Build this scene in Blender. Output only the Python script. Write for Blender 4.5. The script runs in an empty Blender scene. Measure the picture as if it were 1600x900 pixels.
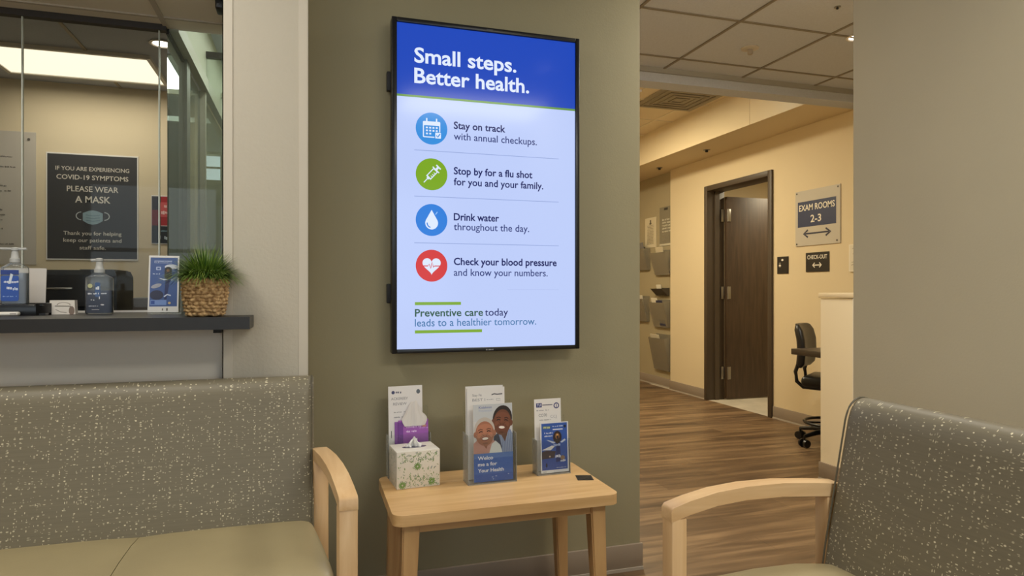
import bpy, bmesh, math, random
from mathutils import Vector, Matrix
random.seed(7)
PI = math.pi
S = bpy.context.scene
C = S.collection

# ------------------------------------------------------------------ camera, world, light, exposure
cam_d = bpy.data.cameras.new('camera'); cam = bpy.data.objects.new('camera', cam_d); C.objects.link(cam)
cam.location = (0, 0, 1.15)
cam.rotation_euler = (PI/2, 0, -math.radians(17.3))
cam_d.sensor_fit = 'HORIZONTAL'; cam_d.sensor_width = 36.0
cam_d.lens = 36.0*1028/1600
cam_d.shift_y = 3/1600
cam_d.clip_start = 0.05
S.camera = cam

world = bpy.data.worlds.new('world'); S.world = world; world.use_nodes = True
world.node_tree.nodes['Background'].inputs[0].default_value = (0.74, 0.86, 0.95, 1)
world.node_tree.nodes['Background'].inputs[1].default_value = 2.5

S.view_settings.view_transform = 'Standard'
S.view_settings.look = 'None'
S.view_settings.exposure = 0.0
S.view_settings.gamma = 1.0
S.view_settings.use_curve_mapping = False
S.cycles.max_bounces = 10
S.cycles.transparent_max_bounces = 24
S.cycles.sample_clamp_indirect = 4.0

def area(name, loc, sx, sy, power, col, rot=(0, 0, 0), spread=None):
    l = bpy.data.lights.new(name, 'AREA'); l.shape = 'RECTANGLE'; l.size = sx; l.size_y = sy
    l.energy = power; l.color = col
    if spread: l.spread = spread
    o = bpy.data.objects.new(name, l); C.objects.link(o); o.location = loc; o.rotation_euler = rot
    return o
WARM = (1.0, 0.865, 0.60); NEUT = (1.0, 0.955, 0.86); DAY = (0.86, 0.93, 1.0)
# most lamps sit just under the diffuser of the ceiling fixtures built further down
area('lobby_troffer_lamp', (1.25, -0.30, 2.585), 1.1, 0.5, 33, NEUT)
area('lobby_far_troffer_lamp', (-0.95, 1.35, 2.585), 1.1, 0.5, 22, NEUT)
area('hall_troffer_lamp', (2.38, 5.6, 2.815), 0.5, 1.1, 66, WARM)
area('hall_deep_lamp', (2.38, 7.6, 2.815), 0.5, 1.0, 12, WARM)  # no ceiling fixture is built around this lamp
area('checkout_fill_lamp', (2.1, 2.2, 2.585), 0.5, 0.5, 30, NEUT)
area('reception_troffer_lamp', (-1.19, 4.17, 2.36), 0.80, 0.42, 4.5, (1.0, 0.93, 0.80))
area('exam_room_lamp', (5.2, 5.4, 2.55), 0.5, 0.5, 30, WARM)
area('passage_fill_lamp', (-0.17, 3.6, 2.37), 0.16, 1.8, 9, (0.95, 1.0, 0.95))  # added behind the column to brighten the passage; has no fixture
def spot(name, loc, power, col, size=110):
    l = bpy.data.lights.new(name, 'SPOT'); l.energy = power; l.color = col; l.spot_size = math.radians(size); l.spot_blend = 0.9
    l.shadow_soft_size = 0.045
    o = bpy.data.objects.new(name, l); C.objects.link(o); o.location = loc
spot('lobby_downlight_lamp', (1.50, 0.64, 2.59), 16, NEUT, 130)
spot('checkout_downlight_lamp', (3.05, 3.05, 2.59), 16, WARM, 120)
spot('reception_downlight_lamp', (-0.70, 3.71, 2.37), 2, NEUT, 120)

# ------------------------------------------------------------------ materials
def lin(c):
    return tuple(((v/255)/12.92 if v/255 <= 0.04045 else ((v/255+0.055)/1.055)**2.4) for v in c) + (1.0,)
MATS = {}
def mat(name, col, rough=0.6, metal=0.0, spec=0.5, bump=None, var=None, coat=0.0):
    """plain principled surface; bump=(scale, strength), var=(scale, amount) mottles the colour a little"""
    if name in MATS: return MATS[name]
    m = bpy.data.materials.new(name); m.use_nodes = True; MATS[name] = m
    nt = m.node_tree; b = nt.nodes['Principled BSDF']
    b.inputs['Base Color'].default_value = lin(col); b.inputs['Roughness'].default_value = rough
    b.inputs['Metallic'].default_value = metal; b.inputs['Specular IOR Level'].default_value = spec
    b.inputs['Coat Weight'].default_value = coat
    if bump or var:
        tc = nt.nodes.new('ShaderNodeTexCoord')
    if bump:
        n = nt.nodes.new('ShaderNodeTexNoise'); n.inputs['Scale'].default_value = bump[0]; n.inputs['Detail'].default_value = 4
        bp = nt.nodes.new('ShaderNodeBump'); bp.inputs['Strength'].default_value = bump[1]; bp.inputs['Distance'].default_value = 0.002
        nt.links.new(tc.outputs['Object'], n.inputs['Vector']); nt.links.new(n.outputs['Fac'], bp.inputs['Height'])
        nt.links.new(bp.outputs['Normal'], b.inputs['Normal'])
    if var:
        n = nt.nodes.new('ShaderNodeTexNoise'); n.inputs['Scale'].default_value = var[0]; n.inputs['Detail'].default_value = 3
        r = nt.nodes.new('ShaderNodeValToRGB')
        lo = tuple(max(0, v*(1-var[1])) for v in col); hi = tuple(min(255, v*(1+var[1])) for v in col)
        r.color_ramp.elements[0].position = 0.3; r.color_ramp.elements[1].position = 0.7
        r.color_ramp.elements[0].color = lin(lo); r.color_ramp.elements[1].color = lin(hi)
        nt.links.new(tc.outputs['Object'], n.inputs['Vector']); nt.links.new(n.outputs['Fac'], r.inputs['Fac'])
        nt.links.new(r.outputs['Color'], b.inputs['Base Color'])
    return m
def emit(name, col, strength=1.0):
    if name in MATS: return MATS[name]
    m = bpy.data.materials.new(name); m.use_nodes = True; MATS[name] = m
    b = m.node_tree.nodes['Principled BSDF']
    b.inputs['Base Color'].default_value = (0.01, 0.01, 0.01, 1); b.inputs['Roughness'].default_value = 0.12
    b.inputs['Specular IOR Level'].default_value = 0.16
    b.inputs['Emission Color'].default_value = lin(col); b.inputs['Emission Strength'].default_value = strength
    return m
def glass(name, tint, refl=1.45, rough=0.0, haze=0.0, hazecol=(180, 190, 180)):
    """thin clear sheet: tinted see-through plus Fresnel mirror reflection"""
    if name in MATS: return MATS[name]
    m = bpy.data.materials.new(name); m.use_nodes = True; MATS[name] = m
    nt = m.node_tree; nt.nodes.remove(nt.nodes['Principled BSDF']); out = nt.nodes['Material Output']
    t = nt.nodes.new('ShaderNodeBsdfTransparent'); t.inputs[0].default_value = lin(tint)
    g = nt.nodes.new('ShaderNodeBsdfGlossy'); g.inputs['Roughness'].default_value = rough
    f = nt.nodes.new('ShaderNodeFresnel'); f.inputs['IOR'].default_value = refl
    x = nt.nodes.new('ShaderNodeMixShader')
    nt.links.new(f.outputs[0], x.inputs[0]); nt.links.new(t.outputs[0], x.inputs[1]); nt.links.new(g.outputs[0], x.inputs[2])
    last = x
    if haze:
        d = nt.nodes.new('ShaderNodeBsdfDiffuse'); d.inputs[0].default_value = lin(hazecol)
        y = nt.nodes.new('ShaderNodeMixShader'); y.inputs[0].default_value = haze
        nt.links.new(x.outputs[0], y.inputs[1]); nt.links.new(d.outputs[0], y.inputs[2]); last = y
    nt.links.new(last.outputs[0], out.inputs['Surface'])
    return m
def wood(name, c1, c2, axis='x', scale=1.0, rough=0.38):
    """long grain running along the given object axis"""
    if name in MATS: return MATS[name]
    m = bpy.data.materials.new(name); m.use_nodes = True; MATS[name] = m
    nt = m.node_tree; b = nt.nodes['Principled BSDF']; b.inputs['Roughness'].default_value = rough
    tc = nt.nodes.new('ShaderNodeTexCoord'); mp = nt.nodes.new('ShaderNodeMapping')
    s = {'x': (2.2, 26, 26), 'y': (26, 2.2, 26), 'z': (26, 26, 2.2)}[axis]
    mp.inputs['Scale'].default_value = tuple(v*scale for v in s)
    n = nt.nodes.new('ShaderNodeTexNoise'); n.inputs['Scale'].default_value = 1.0; n.inputs['Detail'].default_value = 6; n.inputs['Distortion'].default_value = 0.6
    r = nt.nodes.new('ShaderNodeValToRGB')
    r.color_ramp.elements[0].position = 0.32; r.color_ramp.elements[1].position = 0.68
    r.color_ramp.elements[0].color = lin(c1); r.color_ramp.elements[1].color = lin(c2)
    nt.links.new(tc.outputs['Object'], mp.inputs['Vector']); nt.links.new(mp.outputs['Vector'], n.inputs['Vector'])
    nt.links.new(n.outputs['Fac'], r.inputs['Fac']); nt.links.new(r.outputs['Color'], b.inputs['Base Color'])
    return m
def node(nt, t, **kw):
    n = nt.nodes.new(t)
    for k, v in kw.items():
        if k.startswith('i_'): n.inputs[k[2:]].default_value = v
        else: setattr(n, k, v)
    return n

def floor_material():
    m = bpy.data.materials.new('plank_floor'); m.use_nodes = True; nt = m.node_tree; b = nt.nodes['Principled BSDF']
    tc = node(nt, 'ShaderNodeTexCoord')
    br = node(nt, 'ShaderNodeTexBrick', offset=0.37, offset_frequency=2)
    br.inputs['Scale'].default_value = 1.0; br.inputs['Brick Width'].default_value = 1.22; br.inputs['Row Height'].default_value = 0.152
    br.inputs['Mortar Size'].default_value = 0.0012; br.inputs['Mortar Smooth'].default_value = 0.3
    br.inputs['Color1'].default_value = (0.25, 0.25, 0.25, 1); br.inputs['Color2'].default_value = (0.85, 0.85, 0.85, 1); br.inputs['Mortar'].default_value = (0, 0, 0, 1)
    nt.links.new(tc.outputs['Object'], br.inputs['Vector'])
    mp = node(nt, 'ShaderNodeMapping'); mp.inputs['Scale'].default_value = (0.9, 9, 1)
    nt.links.new(tc.outputs['Object'], mp.inputs['Vector'])
    n = node(nt, 'ShaderNodeTexNoise'); n.inputs['Scale'].default_value = 1.6; n.inputs['Detail'].default_value = 7; n.inputs['Distortion'].default_value = 0.8
    nt.links.new(mp.outputs['Vector'], n.inputs['Vector'])
    mx = node(nt, 'ShaderNodeMix', data_type='RGBA', blend_type='MIX'); mx.inputs[0].default_value = 0.22
    nt.links.new(n.outputs['Fac'], mx.inputs[6]); nt.links.new(br.outputs['Color'], mx.inputs[7])
    r = node(nt, 'ShaderNodeValToRGB'); cr = r.color_ramp
    cr.elements[0].position = 0.30; cr.elements[0].color = lin((66, 49, 33))
    cr.elements[1].position = 0.70; cr.elements[1].color = lin((146, 119, 87))
    e = cr.elements.new(0.5); e.color = lin((106, 83, 58))
    nt.links.new(mx.outputs[2], r.inputs['Fac']); nt.links.new(r.outputs['Color'], b.inputs['Base Color'])
    b.inputs['Roughness'].default_value = 0.42
    return m

def fabric_speckle():
    """taupe vinyl with small cream dashes scattered on a woven grid (local x along the sofa, local z up)"""
    m = bpy.data.materials.new('speckled_upholstery'); m.use_nodes = True; nt = m.node_tree; b = nt.nodes['Principled BSDF']
    b.inputs['Roughness'].default_value = 0.5
    tc = node(nt, 'ShaderNodeTexCoord'); L = nt.links.new
    sep = node(nt, 'ShaderNodeSeparateXYZ'); L(tc.outputs['Object'], sep.inputs[0])
    def layer(sx, sz, off, rmax, dens, rnd):
        cb = node(nt, 'ShaderNodeCombineXYZ')
        a = node(nt, 'ShaderNodeMath', operation='MULTIPLY_ADD'); a.inputs[1].default_value = sx; a.inputs[2].default_value = off; L(sep.outputs['X'], a.inputs[0])
        c = node(nt, 'ShaderNodeMath', operation='MULTIPLY_ADD'); c.inputs[1].default_value = sz; c.inputs[2].default_value = off*1.7; L(sep.outputs['Z'], c.inputs[0])
        L(a.outputs[0], cb.inputs[0]); L(c.outputs[0], cb.inputs[1])
        v = node(nt, 'ShaderNodeTexVoronoi', voronoi_dimensions='2D', feature='F1'); v.inputs['Scale'].default_value = 1.0; v.inputs['Randomness'].default_value = rnd
        L(cb.outputs[0], v.inputs['Vector'])
        sc = node(nt, 'ShaderNodeSeparateColor'); L(v.outputs['Color'], sc.inputs[0])
        # density drifts over the cloth
        n = node(nt, 'ShaderNodeTexNoise'); n.inputs['Scale'].default_value = 0.09; n.inputs['Detail'].default_value = 2; L(cb.outputs[0], n.inputs['Vector'])
        s1 = node(nt, 'ShaderNodeMath', operation='ADD'); L(sc.outputs[0], s1.inputs[0]); L(n.outputs['Fac'], s1.inputs[1])
        on = node(nt, 'ShaderNodeMath', operation='GREATER_THAN'); on.inputs[1].default_value = dens; L(s1.outputs[0], on.inputs[0])
        rr = node(nt, 'ShaderNodeMath', operation='MULTIPLY_ADD'); rr.inputs[1].default_value = rmax*0.6; rr.inputs[2].default_value = rmax*0.4; L(sc.outputs[1], rr.inputs[0])
        lt = node(nt, 'ShaderNodeMath', operation='LESS_THAN'); L(v.outputs['Distance'], lt.inputs[0]); L(rr.outputs[0], lt.inputs[1])
        mu = node(nt, 'ShaderNodeMath', operation='MULTIPLY'); L(on.outputs[0], mu.inputs[0]); L(lt.outputs[0], mu.inputs[1])
        br = node(nt, 'ShaderNodeMath', operation='MULTIPLY_ADD'); br.inputs[1].default_value = 0.6; br.inputs[2].default_value = 0.25; L(sc.outputs[2], br.inputs[0])
        m2 = node(nt, 'ShaderNodeMath', operation='MULTIPLY'); L(mu.outputs[0], m2.inputs[0]); L(br.outputs[0], m2.inputs[1])
        return m2
    l1 = layer(74, 96, 3.0, 0.20, 1.13, 0.45)
    l2 = layer(64, 200, 11.0, 0.23, 1.30, 0.5)
    l3 = layer(180, 64, 23.0, 0.21, 1.34, 0.5)
    mxa = node(nt, 'ShaderNodeMath', operation='MAXIMUM'); L(l1.outputs[0], mxa.inputs[0]); L(l2.outputs[0], mxa.inputs[1])
    mxb = node(nt, 'ShaderNodeMath', operation='MAXIMUM'); L(mxa.outputs[0], mxb.inputs[0]); L(l3.outputs[0], mxb.inputs[1])
    # fine woven streaks in the ground colour
    mp = node(nt, 'ShaderNodeMapping'); mp.inputs['Scale'].default_value = (8, 8, 240); L(tc.outputs['Object'], mp.inputs['Vector'])
    n = node(nt, 'ShaderNodeTexNoise'); n.inputs['Scale'].default_value = 1.0; n.inputs['Detail'].default_value = 2; L(mp.outputs[0], n.inputs['Vector'])
    r = node(nt, 'ShaderNodeValToRGB'); r.color_ramp.elements[0].color = lin(SPECK_BASE[0]); r.color_ramp.elements[1].color = lin(SPECK_BASE[1])
    L(n.outputs['Fac'], r.inputs['Fac'])
    mix = node(nt, 'ShaderNodeMix', data_type='RGBA'); L(mxb.outputs[0], mix.inputs[0]); L(r.outputs['Color'], mix.inputs[6]); mix.inputs[7].default_value = lin((232, 222, 190))
    L(mix.outputs[2], b.inputs['Base Color'])
    return m
SPECK_BASE = ((110, 102, 84), (126, 118, 97))

M_TV_WALL = mat('taupe_paint', (148, 140, 111), 0.75, bump=(160, 0.15))
M_COLUMN = mat('textured_white_paint', (195, 187, 171), 0.8, bump=(90, 0.55))
M_GUARD = mat('corner_guard_vinyl', (205, 196, 180), 0.5)
M_HALF = mat('grey_painted_panel', (214, 206, 194), 0.55, var=(1.2, 0.02))
M_RIGHT = mat('beige_grey_paint', (206, 195, 166), 0.8, bump=(140, 0.2), var=(1.5, 0.02))
M_CREAM = mat('cream_paint', (212, 194, 158), 0.75, bump=(150, 0.1))
M_CREAM2 = mat('pale_cream_paint', (222, 206, 174), 0.75, bump=(150, 0.1))
M_GREYGREEN = mat('grey_green_paint', (178, 176, 156), 0.7)
M_CEIL = mat('ceiling_tile', (186, 190, 200), 0.9, bump=(260, 0.35), var=(120, 0.02))
M_GRID = mat('ceiling_grid_metal', (128, 119, 106), 0.6)
M_BASE = mat('vinyl_baseboard', (142, 128, 112), 0.5)
M_BASE_LINE = mat('baseboard_toe', (170, 160, 146), 0.5)
M_FLOOR = floor_material()
M_SPECK = fabric_speckle()
M_VINYL = mat('olive_taupe_vinyl', (160, 146, 110), 0.42, bump=(220, 0.12), var=(3, 0.04))
M_PIPE = mat('vinyl_piping', (86, 80, 64), 0.5)
M_MAPLE_X = wood('maple_long_x', (200, 158, 104), (222, 184, 132), 'x')
M_MAPLE_Y = wood('maple_long_y', (204, 164, 116), (224, 190, 144), 'y')
M_MAPLE_Z = wood('maple_long_z', (204, 164, 116), (224, 190, 144), 'z')
M_TABLE_Z = wood('oak_leg', (184, 142, 92), (206, 166, 114), 'z')
M_TABLE_X = wood('oak_apron', (180, 138, 90), (204, 164, 112), 'x')
M_DOOR = wood('dark_walnut_door', (62, 47, 33), (80, 62, 44), 'z', 1.2, 0.45)
M_FRAME = mat('dark_bronze_frame', (72, 60, 46), 0.45)
M_STEEL = mat('satin_steel', (150, 146, 138), 0.35, 0.9)
M_BLACK = mat('black_plastic', (20, 20, 21), 0.3)
M_BLACK_MATTE = mat('black_matte', (26, 26, 27), 0.6)
M_LEATHER = mat('black_leather', (24, 25, 28), 0.38, bump=(200, 0.2))
M_LAMINATE = mat('dark_laminate', (34, 31, 28), 0.42, var=(40, 0.06))
M_WHITE = mat('white_paper', (232, 228, 222), 0.6)
M_WHITE_PL = mat('white_plastic', (225, 220, 212), 0.4)
M_GLASS = glass('clear_glass', (248, 249, 246), 1.28)
M_GLASS_GREY = glass('grey_glass', (178, 182, 174), 1.4, haze=0.22, hazecol=(160, 160, 148))  # grey haze stands in for light reflected by the pane
M_GLASS_GREEN = glass('greenish_glass', (226, 234, 226), 1.4, haze=0.14, hazecol=(170, 178, 164))  # pale haze lightens the panes where their reflections come out dark
M_ACRYLIC = glass('clear_acrylic', (251, 252, 251), 1.22, 0.05, haze=0.015, hazecol=(225, 225, 220))
M_ACRYLIC_EDGE = glass('acrylic_edge', (246, 247, 246), 1.3, 0.1, haze=0.22, hazecol=(236, 238, 234))
M_EDGE = mat('polished_glass_edge', (196, 200, 190), 0.25)

# ------------------------------------------------------------------ mesh helpers
def BM(): return bmesh.new()
def box(bm, x0, x1, y0, y1, z0, z1, bev=0.0, seg=2):
    m = Matrix.Translation(((x0+x1)/2, (y0+y1)/2, (z0+z1)/2)) @ Matrix.Diagonal((abs(x1-x0), abs(y1-y0), abs(z1-z0), 1))
    r = bmesh.ops.create_cube(bm, size=1.0, matrix=m)
    if bev > 0:
        es = list({e for v in r['verts'] for e in v.link_edges})
        bmesh.ops.bevel(bm, geom=es, offset=bev, segments=seg, profile=0.5, affect='EDGES')
    return bm
def loft(bm, rings, cap=True, closed=True):
    """rings: lists of points of equal length, joined in order"""
    vs = [[bm.verts.new(p) for p in r] for r in rings]
    n = len(rings[0])
    for a, b in zip(vs, vs[1:]):
        for i in range(n if closed else n-1):
            j = (i+1) % n
            bm.faces.new((a[i], a[j], b[j], b[i]))
    if cap and closed:
        bm.faces.new(list(reversed(vs[0]))); bm.faces.new(vs[-1])
    return vs
def prism(bm, pts, a0, a1, axis='y', bev=0.0, seg=2):
    """2-D outline extruded along an axis: axis y takes (x,z), axis x takes (y,z), axis z takes (x,y)"""
    f = {'y': lambda p, a: (p[0], a, p[1]), 'x': lambda p, a: (a, p[0], p[1]), 'z': lambda p, a: (p[0], p[1], a)}[axis]
    vs = loft(bm, [[f(p, a0) for p in pts], [f(p, a1) for p in pts]])
    if bev > 0:
        vv = {v for r in vs for v in r}
        es = [e for e in bm.edges if e.verts[0] in vv and e.verts[1] in vv and len(e.link_faces) == 2 and e.calc_face_angle(0) > 0.6]
        bmesh.ops.bevel(bm, geom=es, offset=bev, segments=seg, profile=0.5, affect='EDGES')
    return bm
def lathe(bm, prof, cx=0, cy=0, cz=0, n=24, sx=1.0, sy=1.0):
    rings = [[(cx+r*sx*math.cos(2*PI*i/n), cy+r*sy*math.sin(2*PI*i/n), cz+z) for i in range(n)] for r, z in prof]
    loft(bm, rings)
    return bm
def tube(bm, path, r, n=10):
    path = [Vector(p) for p in path]; rings = []
    for i, p in enumerate(path):
        d = (path[min(i+1, len(path)-1)]-path[max(i-1, 0)]).normalized()
        up = Vector((0, 0, 1)) if abs(d.z) < 0.9 else Vector((1, 0, 0))
        a = d.cross(up).normalized(); b = d.cross(a)
        rr = r[i] if isinstance(r, (list, tuple)) else r
        rings.append([tuple(p+(a*math.cos(2*PI*k/n)+b*math.sin(2*PI*k/n))*rr) for k in range(n)])
    loft(bm, rings)
    return bm
def obj(name, bm, m, parent=None, smooth=35, loc=None):
    bmesh.ops.recalc_face_normals(bm, faces=bm.faces)
    me = bpy.data.meshes.new(name); bm.to_mesh(me); bm.free()
    for mm in (m if isinstance(m, (list, tuple)) else [m]): me.materials.append(mm)
    if smooth:
        for p in me.polygons: p.use_smooth = True
        me.set_sharp_from_angle(angle=math.radians(smooth))
    o = bpy.data.objects.new(name, me); C.objects.link(o)
    if parent: o.parent = parent
    if loc: o.location = loc
    return o
def bx(name, m, x0, x1, y0, y1, z0, z1, parent=None, bev=0.0, seg=2):
    return obj(name, box(BM(), x0, x1, y0, y1, z0, z1, bev, seg), m, parent)
def thing(name, label, cat, loc=(0, 0, 0), rz=0.0, group=None):
    o = bpy.data.objects.new(name, None); C.objects.link(o); o.empty_display_size = 0.05
    o.location = loc; o.rotation_euler = (0, 0, rz); o['label'] = label; o['category'] = cat
    if group: o['group'] = group
    return o
def tag(o, label, cat, group=None):
    o['label'] = label; o['category'] = cat
    if group: o['group'] = group
    return o
def struct(o):
    o['kind'] = 'structure'; return o
def sbox(name, m, *b, bev=0.0): return struct(bx(name, m, *b, bev=bev))

# ------------------------------------------------------------------ flat printing (local x right, z up, facing -y)
def text_polys(s, bold=0.0):
    cu = bpy.data.curves.new('lettering', 'FONT'); cu.body = s; cu.size = 1.0; cu.offset = bold; cu.resolution_u = 3
    o = bpy.data.objects.new('lettering', cu); C.objects.link(o)
    dg = bpy.context.evaluated_depsgraph_get(); dg.update()
    me = bpy.data.meshes.new_from_object(o.evaluated_get(dg))
    V = [(v.co.x, v.co.y) for v in me.vertices]; F = [tuple(p.vertices) for p in me.polygons]
    bpy.data.objects.remove(o); bpy.data.curves.remove(cu); bpy.data.meshes.remove(me)
    return V, F
_H = text_polys('H')[0]; CAP = max(v[1] for v in _H)
class Print:
    """collects coloured flat shapes into one mesh; every later shape lies a hair nearer the viewer"""
    def __init__(s, kind='paper', y=0.0, step=0.00012): s.it = []; s.kind = kind; s.y = y; s.step = step
    def poly(s, pts, col): s.it.append(([tuple(p) for p in pts], [tuple(range(len(pts)))], col)); return s
    def rect(s, x0, x1, z0, z1, col): return s.poly([(x0, z0), (x1, z0), (x1, z1), (x0, z1)], col)
    def ell(s, cx, cz, rx, rz, col, rot=0.0, n=28, a0=0.0, a1=2*PI):
        full = abs(a1-a0-2*PI) < 1e-6
        k = n if full else n+1
        pts = []
        for i in range(k):
            a = a0+(a1-a0)*i/n; x, z = rx*math.cos(a), rz*math.sin(a)
            pts.append((cx+x*math.cos(rot)-z*math.sin(rot), cz+x*math.sin(rot)+z*math.cos(rot)))
        return s.poly(pts, col)
    def ring(s, cx, cz, r, w, col, a0=0.0, a1=2*PI, n=20, sx=1.0):
        V = []; F = []
        for i in range(n+1):
            a = a0+(a1-a0)*i/n
            V += [(cx+(r-w/2)*sx*math.cos(a), cz+(r-w/2)*math.sin(a)), (cx+(r+w/2)*sx*math.cos(a), cz+(r+w/2)*math.sin(a))]
        for i in range(n): F.append((2*i, 2*i+1, 2*i+3, 2*i+2))
        s.it.append((V, F, col)); return s
    def line(s, pts, w, col):
        V = []; F = []
        for i, p in enumerate(pts):
            a = pts[max(i-1, 0)]; b = pts[min(i+1, len(pts)-1)]
            d = math.hypot(b[0]-a[0], b[1]-a[1]) or 1; nx, nz = -(b[1]-a[1])/d*w/2, (b[0]-a[0])/d*w/2
            V += [(p[0]+nx, p[1]+nz), (p[0]-nx, p[1]-nz)]
        for i in range(len(pts)-1): F.append((2*i, 2*i+1, 2*i+3, 2*i+2))
        s.it.append((V, F, col)); return s
    def rrect(s, x0, x1, z0, z1, r, col):
        pts = []
        for cx, cz, a in ((x1-r, z1-r, 0), (x0+r, z1-r, PI/2), (x0+r, z0+r, PI), (x1-r, z0+r, 1.5*PI)):
            for i in range(6): pts.append((cx+r*math.cos(a+i*PI/10), cz+r*math.sin(a+i*PI/10)))
        return s.poly(pts, col)
    def text(s, t, x, z, cap, col, width=None, bold=0.0, align='l', slope=0.0):
        """cap = capital height, width = full width of the line when known"""
        V, F = text_polys(t, bold)
        x0 = min(v[0] for v in V); x1 = max(v[0] for v in V)
        kz = cap/CAP; kx = width/(x1-x0) if width else kz
        w = (x1-x0)*kx; ox = x - {'l': 0, 'c': w/2, 'r': w}[align]
        s.it.append(([(ox+(v[0]-x0)*kx, z+v[1]*kz) for v in V], F, col)); return s
    def scribble(s, x0, x1, z, h, col, seed=0, dens=0.85):
        """a line of print too small to read: short uneven strokes"""
        rnd = random.Random(seed); x = x0
        V = []; F = []
        while x < x1:
            w = h*rnd.uniform(0.25, 0.7)
            if rnd.random() < dens:
                z0 = z+h*rnd.uniform(0, 0.25); z1 = z+h*rnd.uniform(0.6, 1.0); k = len(V)
                V += [(x, z0), (x+w*0.8, z0), (x+w*0.8, z1), (x, z1)]; F.append((k, k+1, k+2, k+3))
            x += w
        if F: s.it.append((V, F, col))
        return s
    def build(s, name, parent, strength=1.0):
        me = bpy.data.meshes.new(name); V = []; F = []; MI = []; mats = []
        for k, (vs, fs, col) in enumerate(s.it):
            y = s.y - s.step*(k+1); o = len(V)
            V += [(x, y, z) for x, z in vs]
            if isinstance(col, bpy.types.Material): m = col
            elif s.kind == 'paper': m = mat('ink_%d_%d_%d' % col, col, 0.45)
            else: m = emit('glow_%d_%d_%d' % col, col, strength)
            if m not in mats: mats.append(m)
            for f in fs:
                a = sum(vs[f[i]][0]*vs[f[(i+1) % len(f)]][1]-vs[f[(i+1) % len(f)]][0]*vs[f[i]][1] for i in range(len(f)))
                F.append(tuple(o+i for i in (f if a > 0 else reversed(f)))); MI.append(mats.index(m))
        me.from_pydata(V, [], F)
        for m in mats: me.materials.append(m)
        for p, i in zip(me.polygons, MI): p.material_index = i
        ob = bpy.data.objects.new(name, me); C.objects.link(ob); ob.parent = parent
        return ob

# ================================================================== SETTING
sbox('floor', M_FLOOR, -2.6, 4.06, -2.7, 9.0, -0.06, 0.0)
# lobby and hall shell
sbox('wall_tv', M_TV_WALL, 0.0, 1.313, 2.44, 2.56, 0, 2.62)
sbox('wall_hall_left', M_CREAM, 1.19, 1.31, 2.56, 9.0, 0, 2.9)
sbox('wall_hall_end', M_CREAM, 1.31, 4.05, 9.0, 9.1, 0, 2.9)
sbox('wall_left', M_CREAM, -2.6, -2.5, -2.6, 6.6, 0, 2.62)
sbox('wall_right', M_RIGHT, 1.85, 1.97, -2.6, 1.868, 0, 2.62)
sbox('wall_checkout_side', M_CREAM, 1.97, 4.17, 1.70, 1.82, 0, 2.62)
# wall behind the viewer: long window opening to the daylight
bm = BM(); box(bm, -2.5, 1.85, -2.7, -2.6, 0, 0.8); box(bm, -2.5, 1.85, -2.7, -2.6, 2.3, 2.62); box(bm, -2.5, -2.2, -2.7, -2.6, 0.8, 2.3); box(bm, 1.6, 1.85, -2.7, -2.6, 0.8, 2.3)
struct(obj('wall_back', bm, M_RIGHT, smooth=0))
bm = BM()
for x in (-2.2, -0.95, 0.3, 1.55): box(bm, x, x+0.05, -2.68, -2.62, 0.8, 2.3)
box(bm, -2.2, 1.6, -2.68, -2.62, 0.8, 0.85); box(bm, -2.2, 1.6, -2.68, -2.62, 2.25, 2.3); box(bm, -2.2, 1.6, -2.68, -2.62, 1.55, 1.59)
struct(obj('window_1', bm, M_FRAME, smooth=0))

# door wall of the hall (runs into the depth), with the door opening
DW = 4.0
bm = BM()
box(bm, DW, DW+0.17, 1.82, 4.99, 0, 2.62); box(bm, DW, DW+0.17, 5.945, 6.70, 0, 2.62); box(bm, DW, DW+0.17, 4.99, 5.945, 2.19, 2.62)
struct(obj('wall_hall_right', bm, M_CREAM, smooth=0))
sbox('wall_rack_recess', mat('shaded_cream_paint', (162, 149, 118), 0.6), DW+0.05, DW+0.17, 6.70, 9.0, 0, 2.62)  # cream darkened in colour to stand in for the recess's shade
# exam room behind the door
sbox('floor_exam_room', mat('pale_tile', (176, 166, 148), 0.5, var=(6, 0.05)), DW, 6.6, 4.2, 7.2, -0.06, 0.001)
sbox('wall_exam_room_end', M_CREAM2, 6.5, 6.6, 4.2, 7.2, 0, 2.6)
sbox('wall_exam_room_far', M_CREAM2, DW+0.17, 6.5, 7.1, 7.2, 0, 2.6)
sbox('wall_exam_room_near', M_CREAM2, DW+0.17, 6.5, 4.2, 4.3, 0, 2.6)
sbox('ceiling_exam_room', M_CEIL, DW+0.17, 6.6, 4.2, 7.2, 2.6, 2.65)

# reception shell
sbox('wall_column', M_COLUMN, -0.246, 0.0, 2.20, 2.56, 0, 2.62)
sbox('wall_reception_half', M_HALF, -2.5, -0.246, 2.23, 2.42, 0, 1.034)
sbox('wall_reception_header', mat('header_paint', (224, 214, 196), 0.8), -2.5, -0.246, 2.20, 2.62, 2.085, 2.62)
sbox('ceiling_reception', M_CEIL, -2.5, 0.0, 2.62, 6.6, 2.40, 2.45)
sbox('wall_reception_rear', M_CREAM2, -2.5, -0.475, 4.60, 4.70, 0, 2.40)
sbox('wall_passage_right', M_GREYGREEN, -0.04, 0.0, 2.56, 6.6, 0, 2.40)
# passage end wall with an opening added for a bright reflection in the glass
bm = BM()
box(bm, -2.5, -0.20, 6.5, 6.6, 0, 2.4); box(bm, -0.20, 0, 6.5, 6.6, 0, 2.14); box(bm, -0.20, 0, 6.5, 6.6, 2.38, 2.4)
struct(obj('wall_passage_end', bm, M_GREYGREEN, smooth=0))

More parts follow.
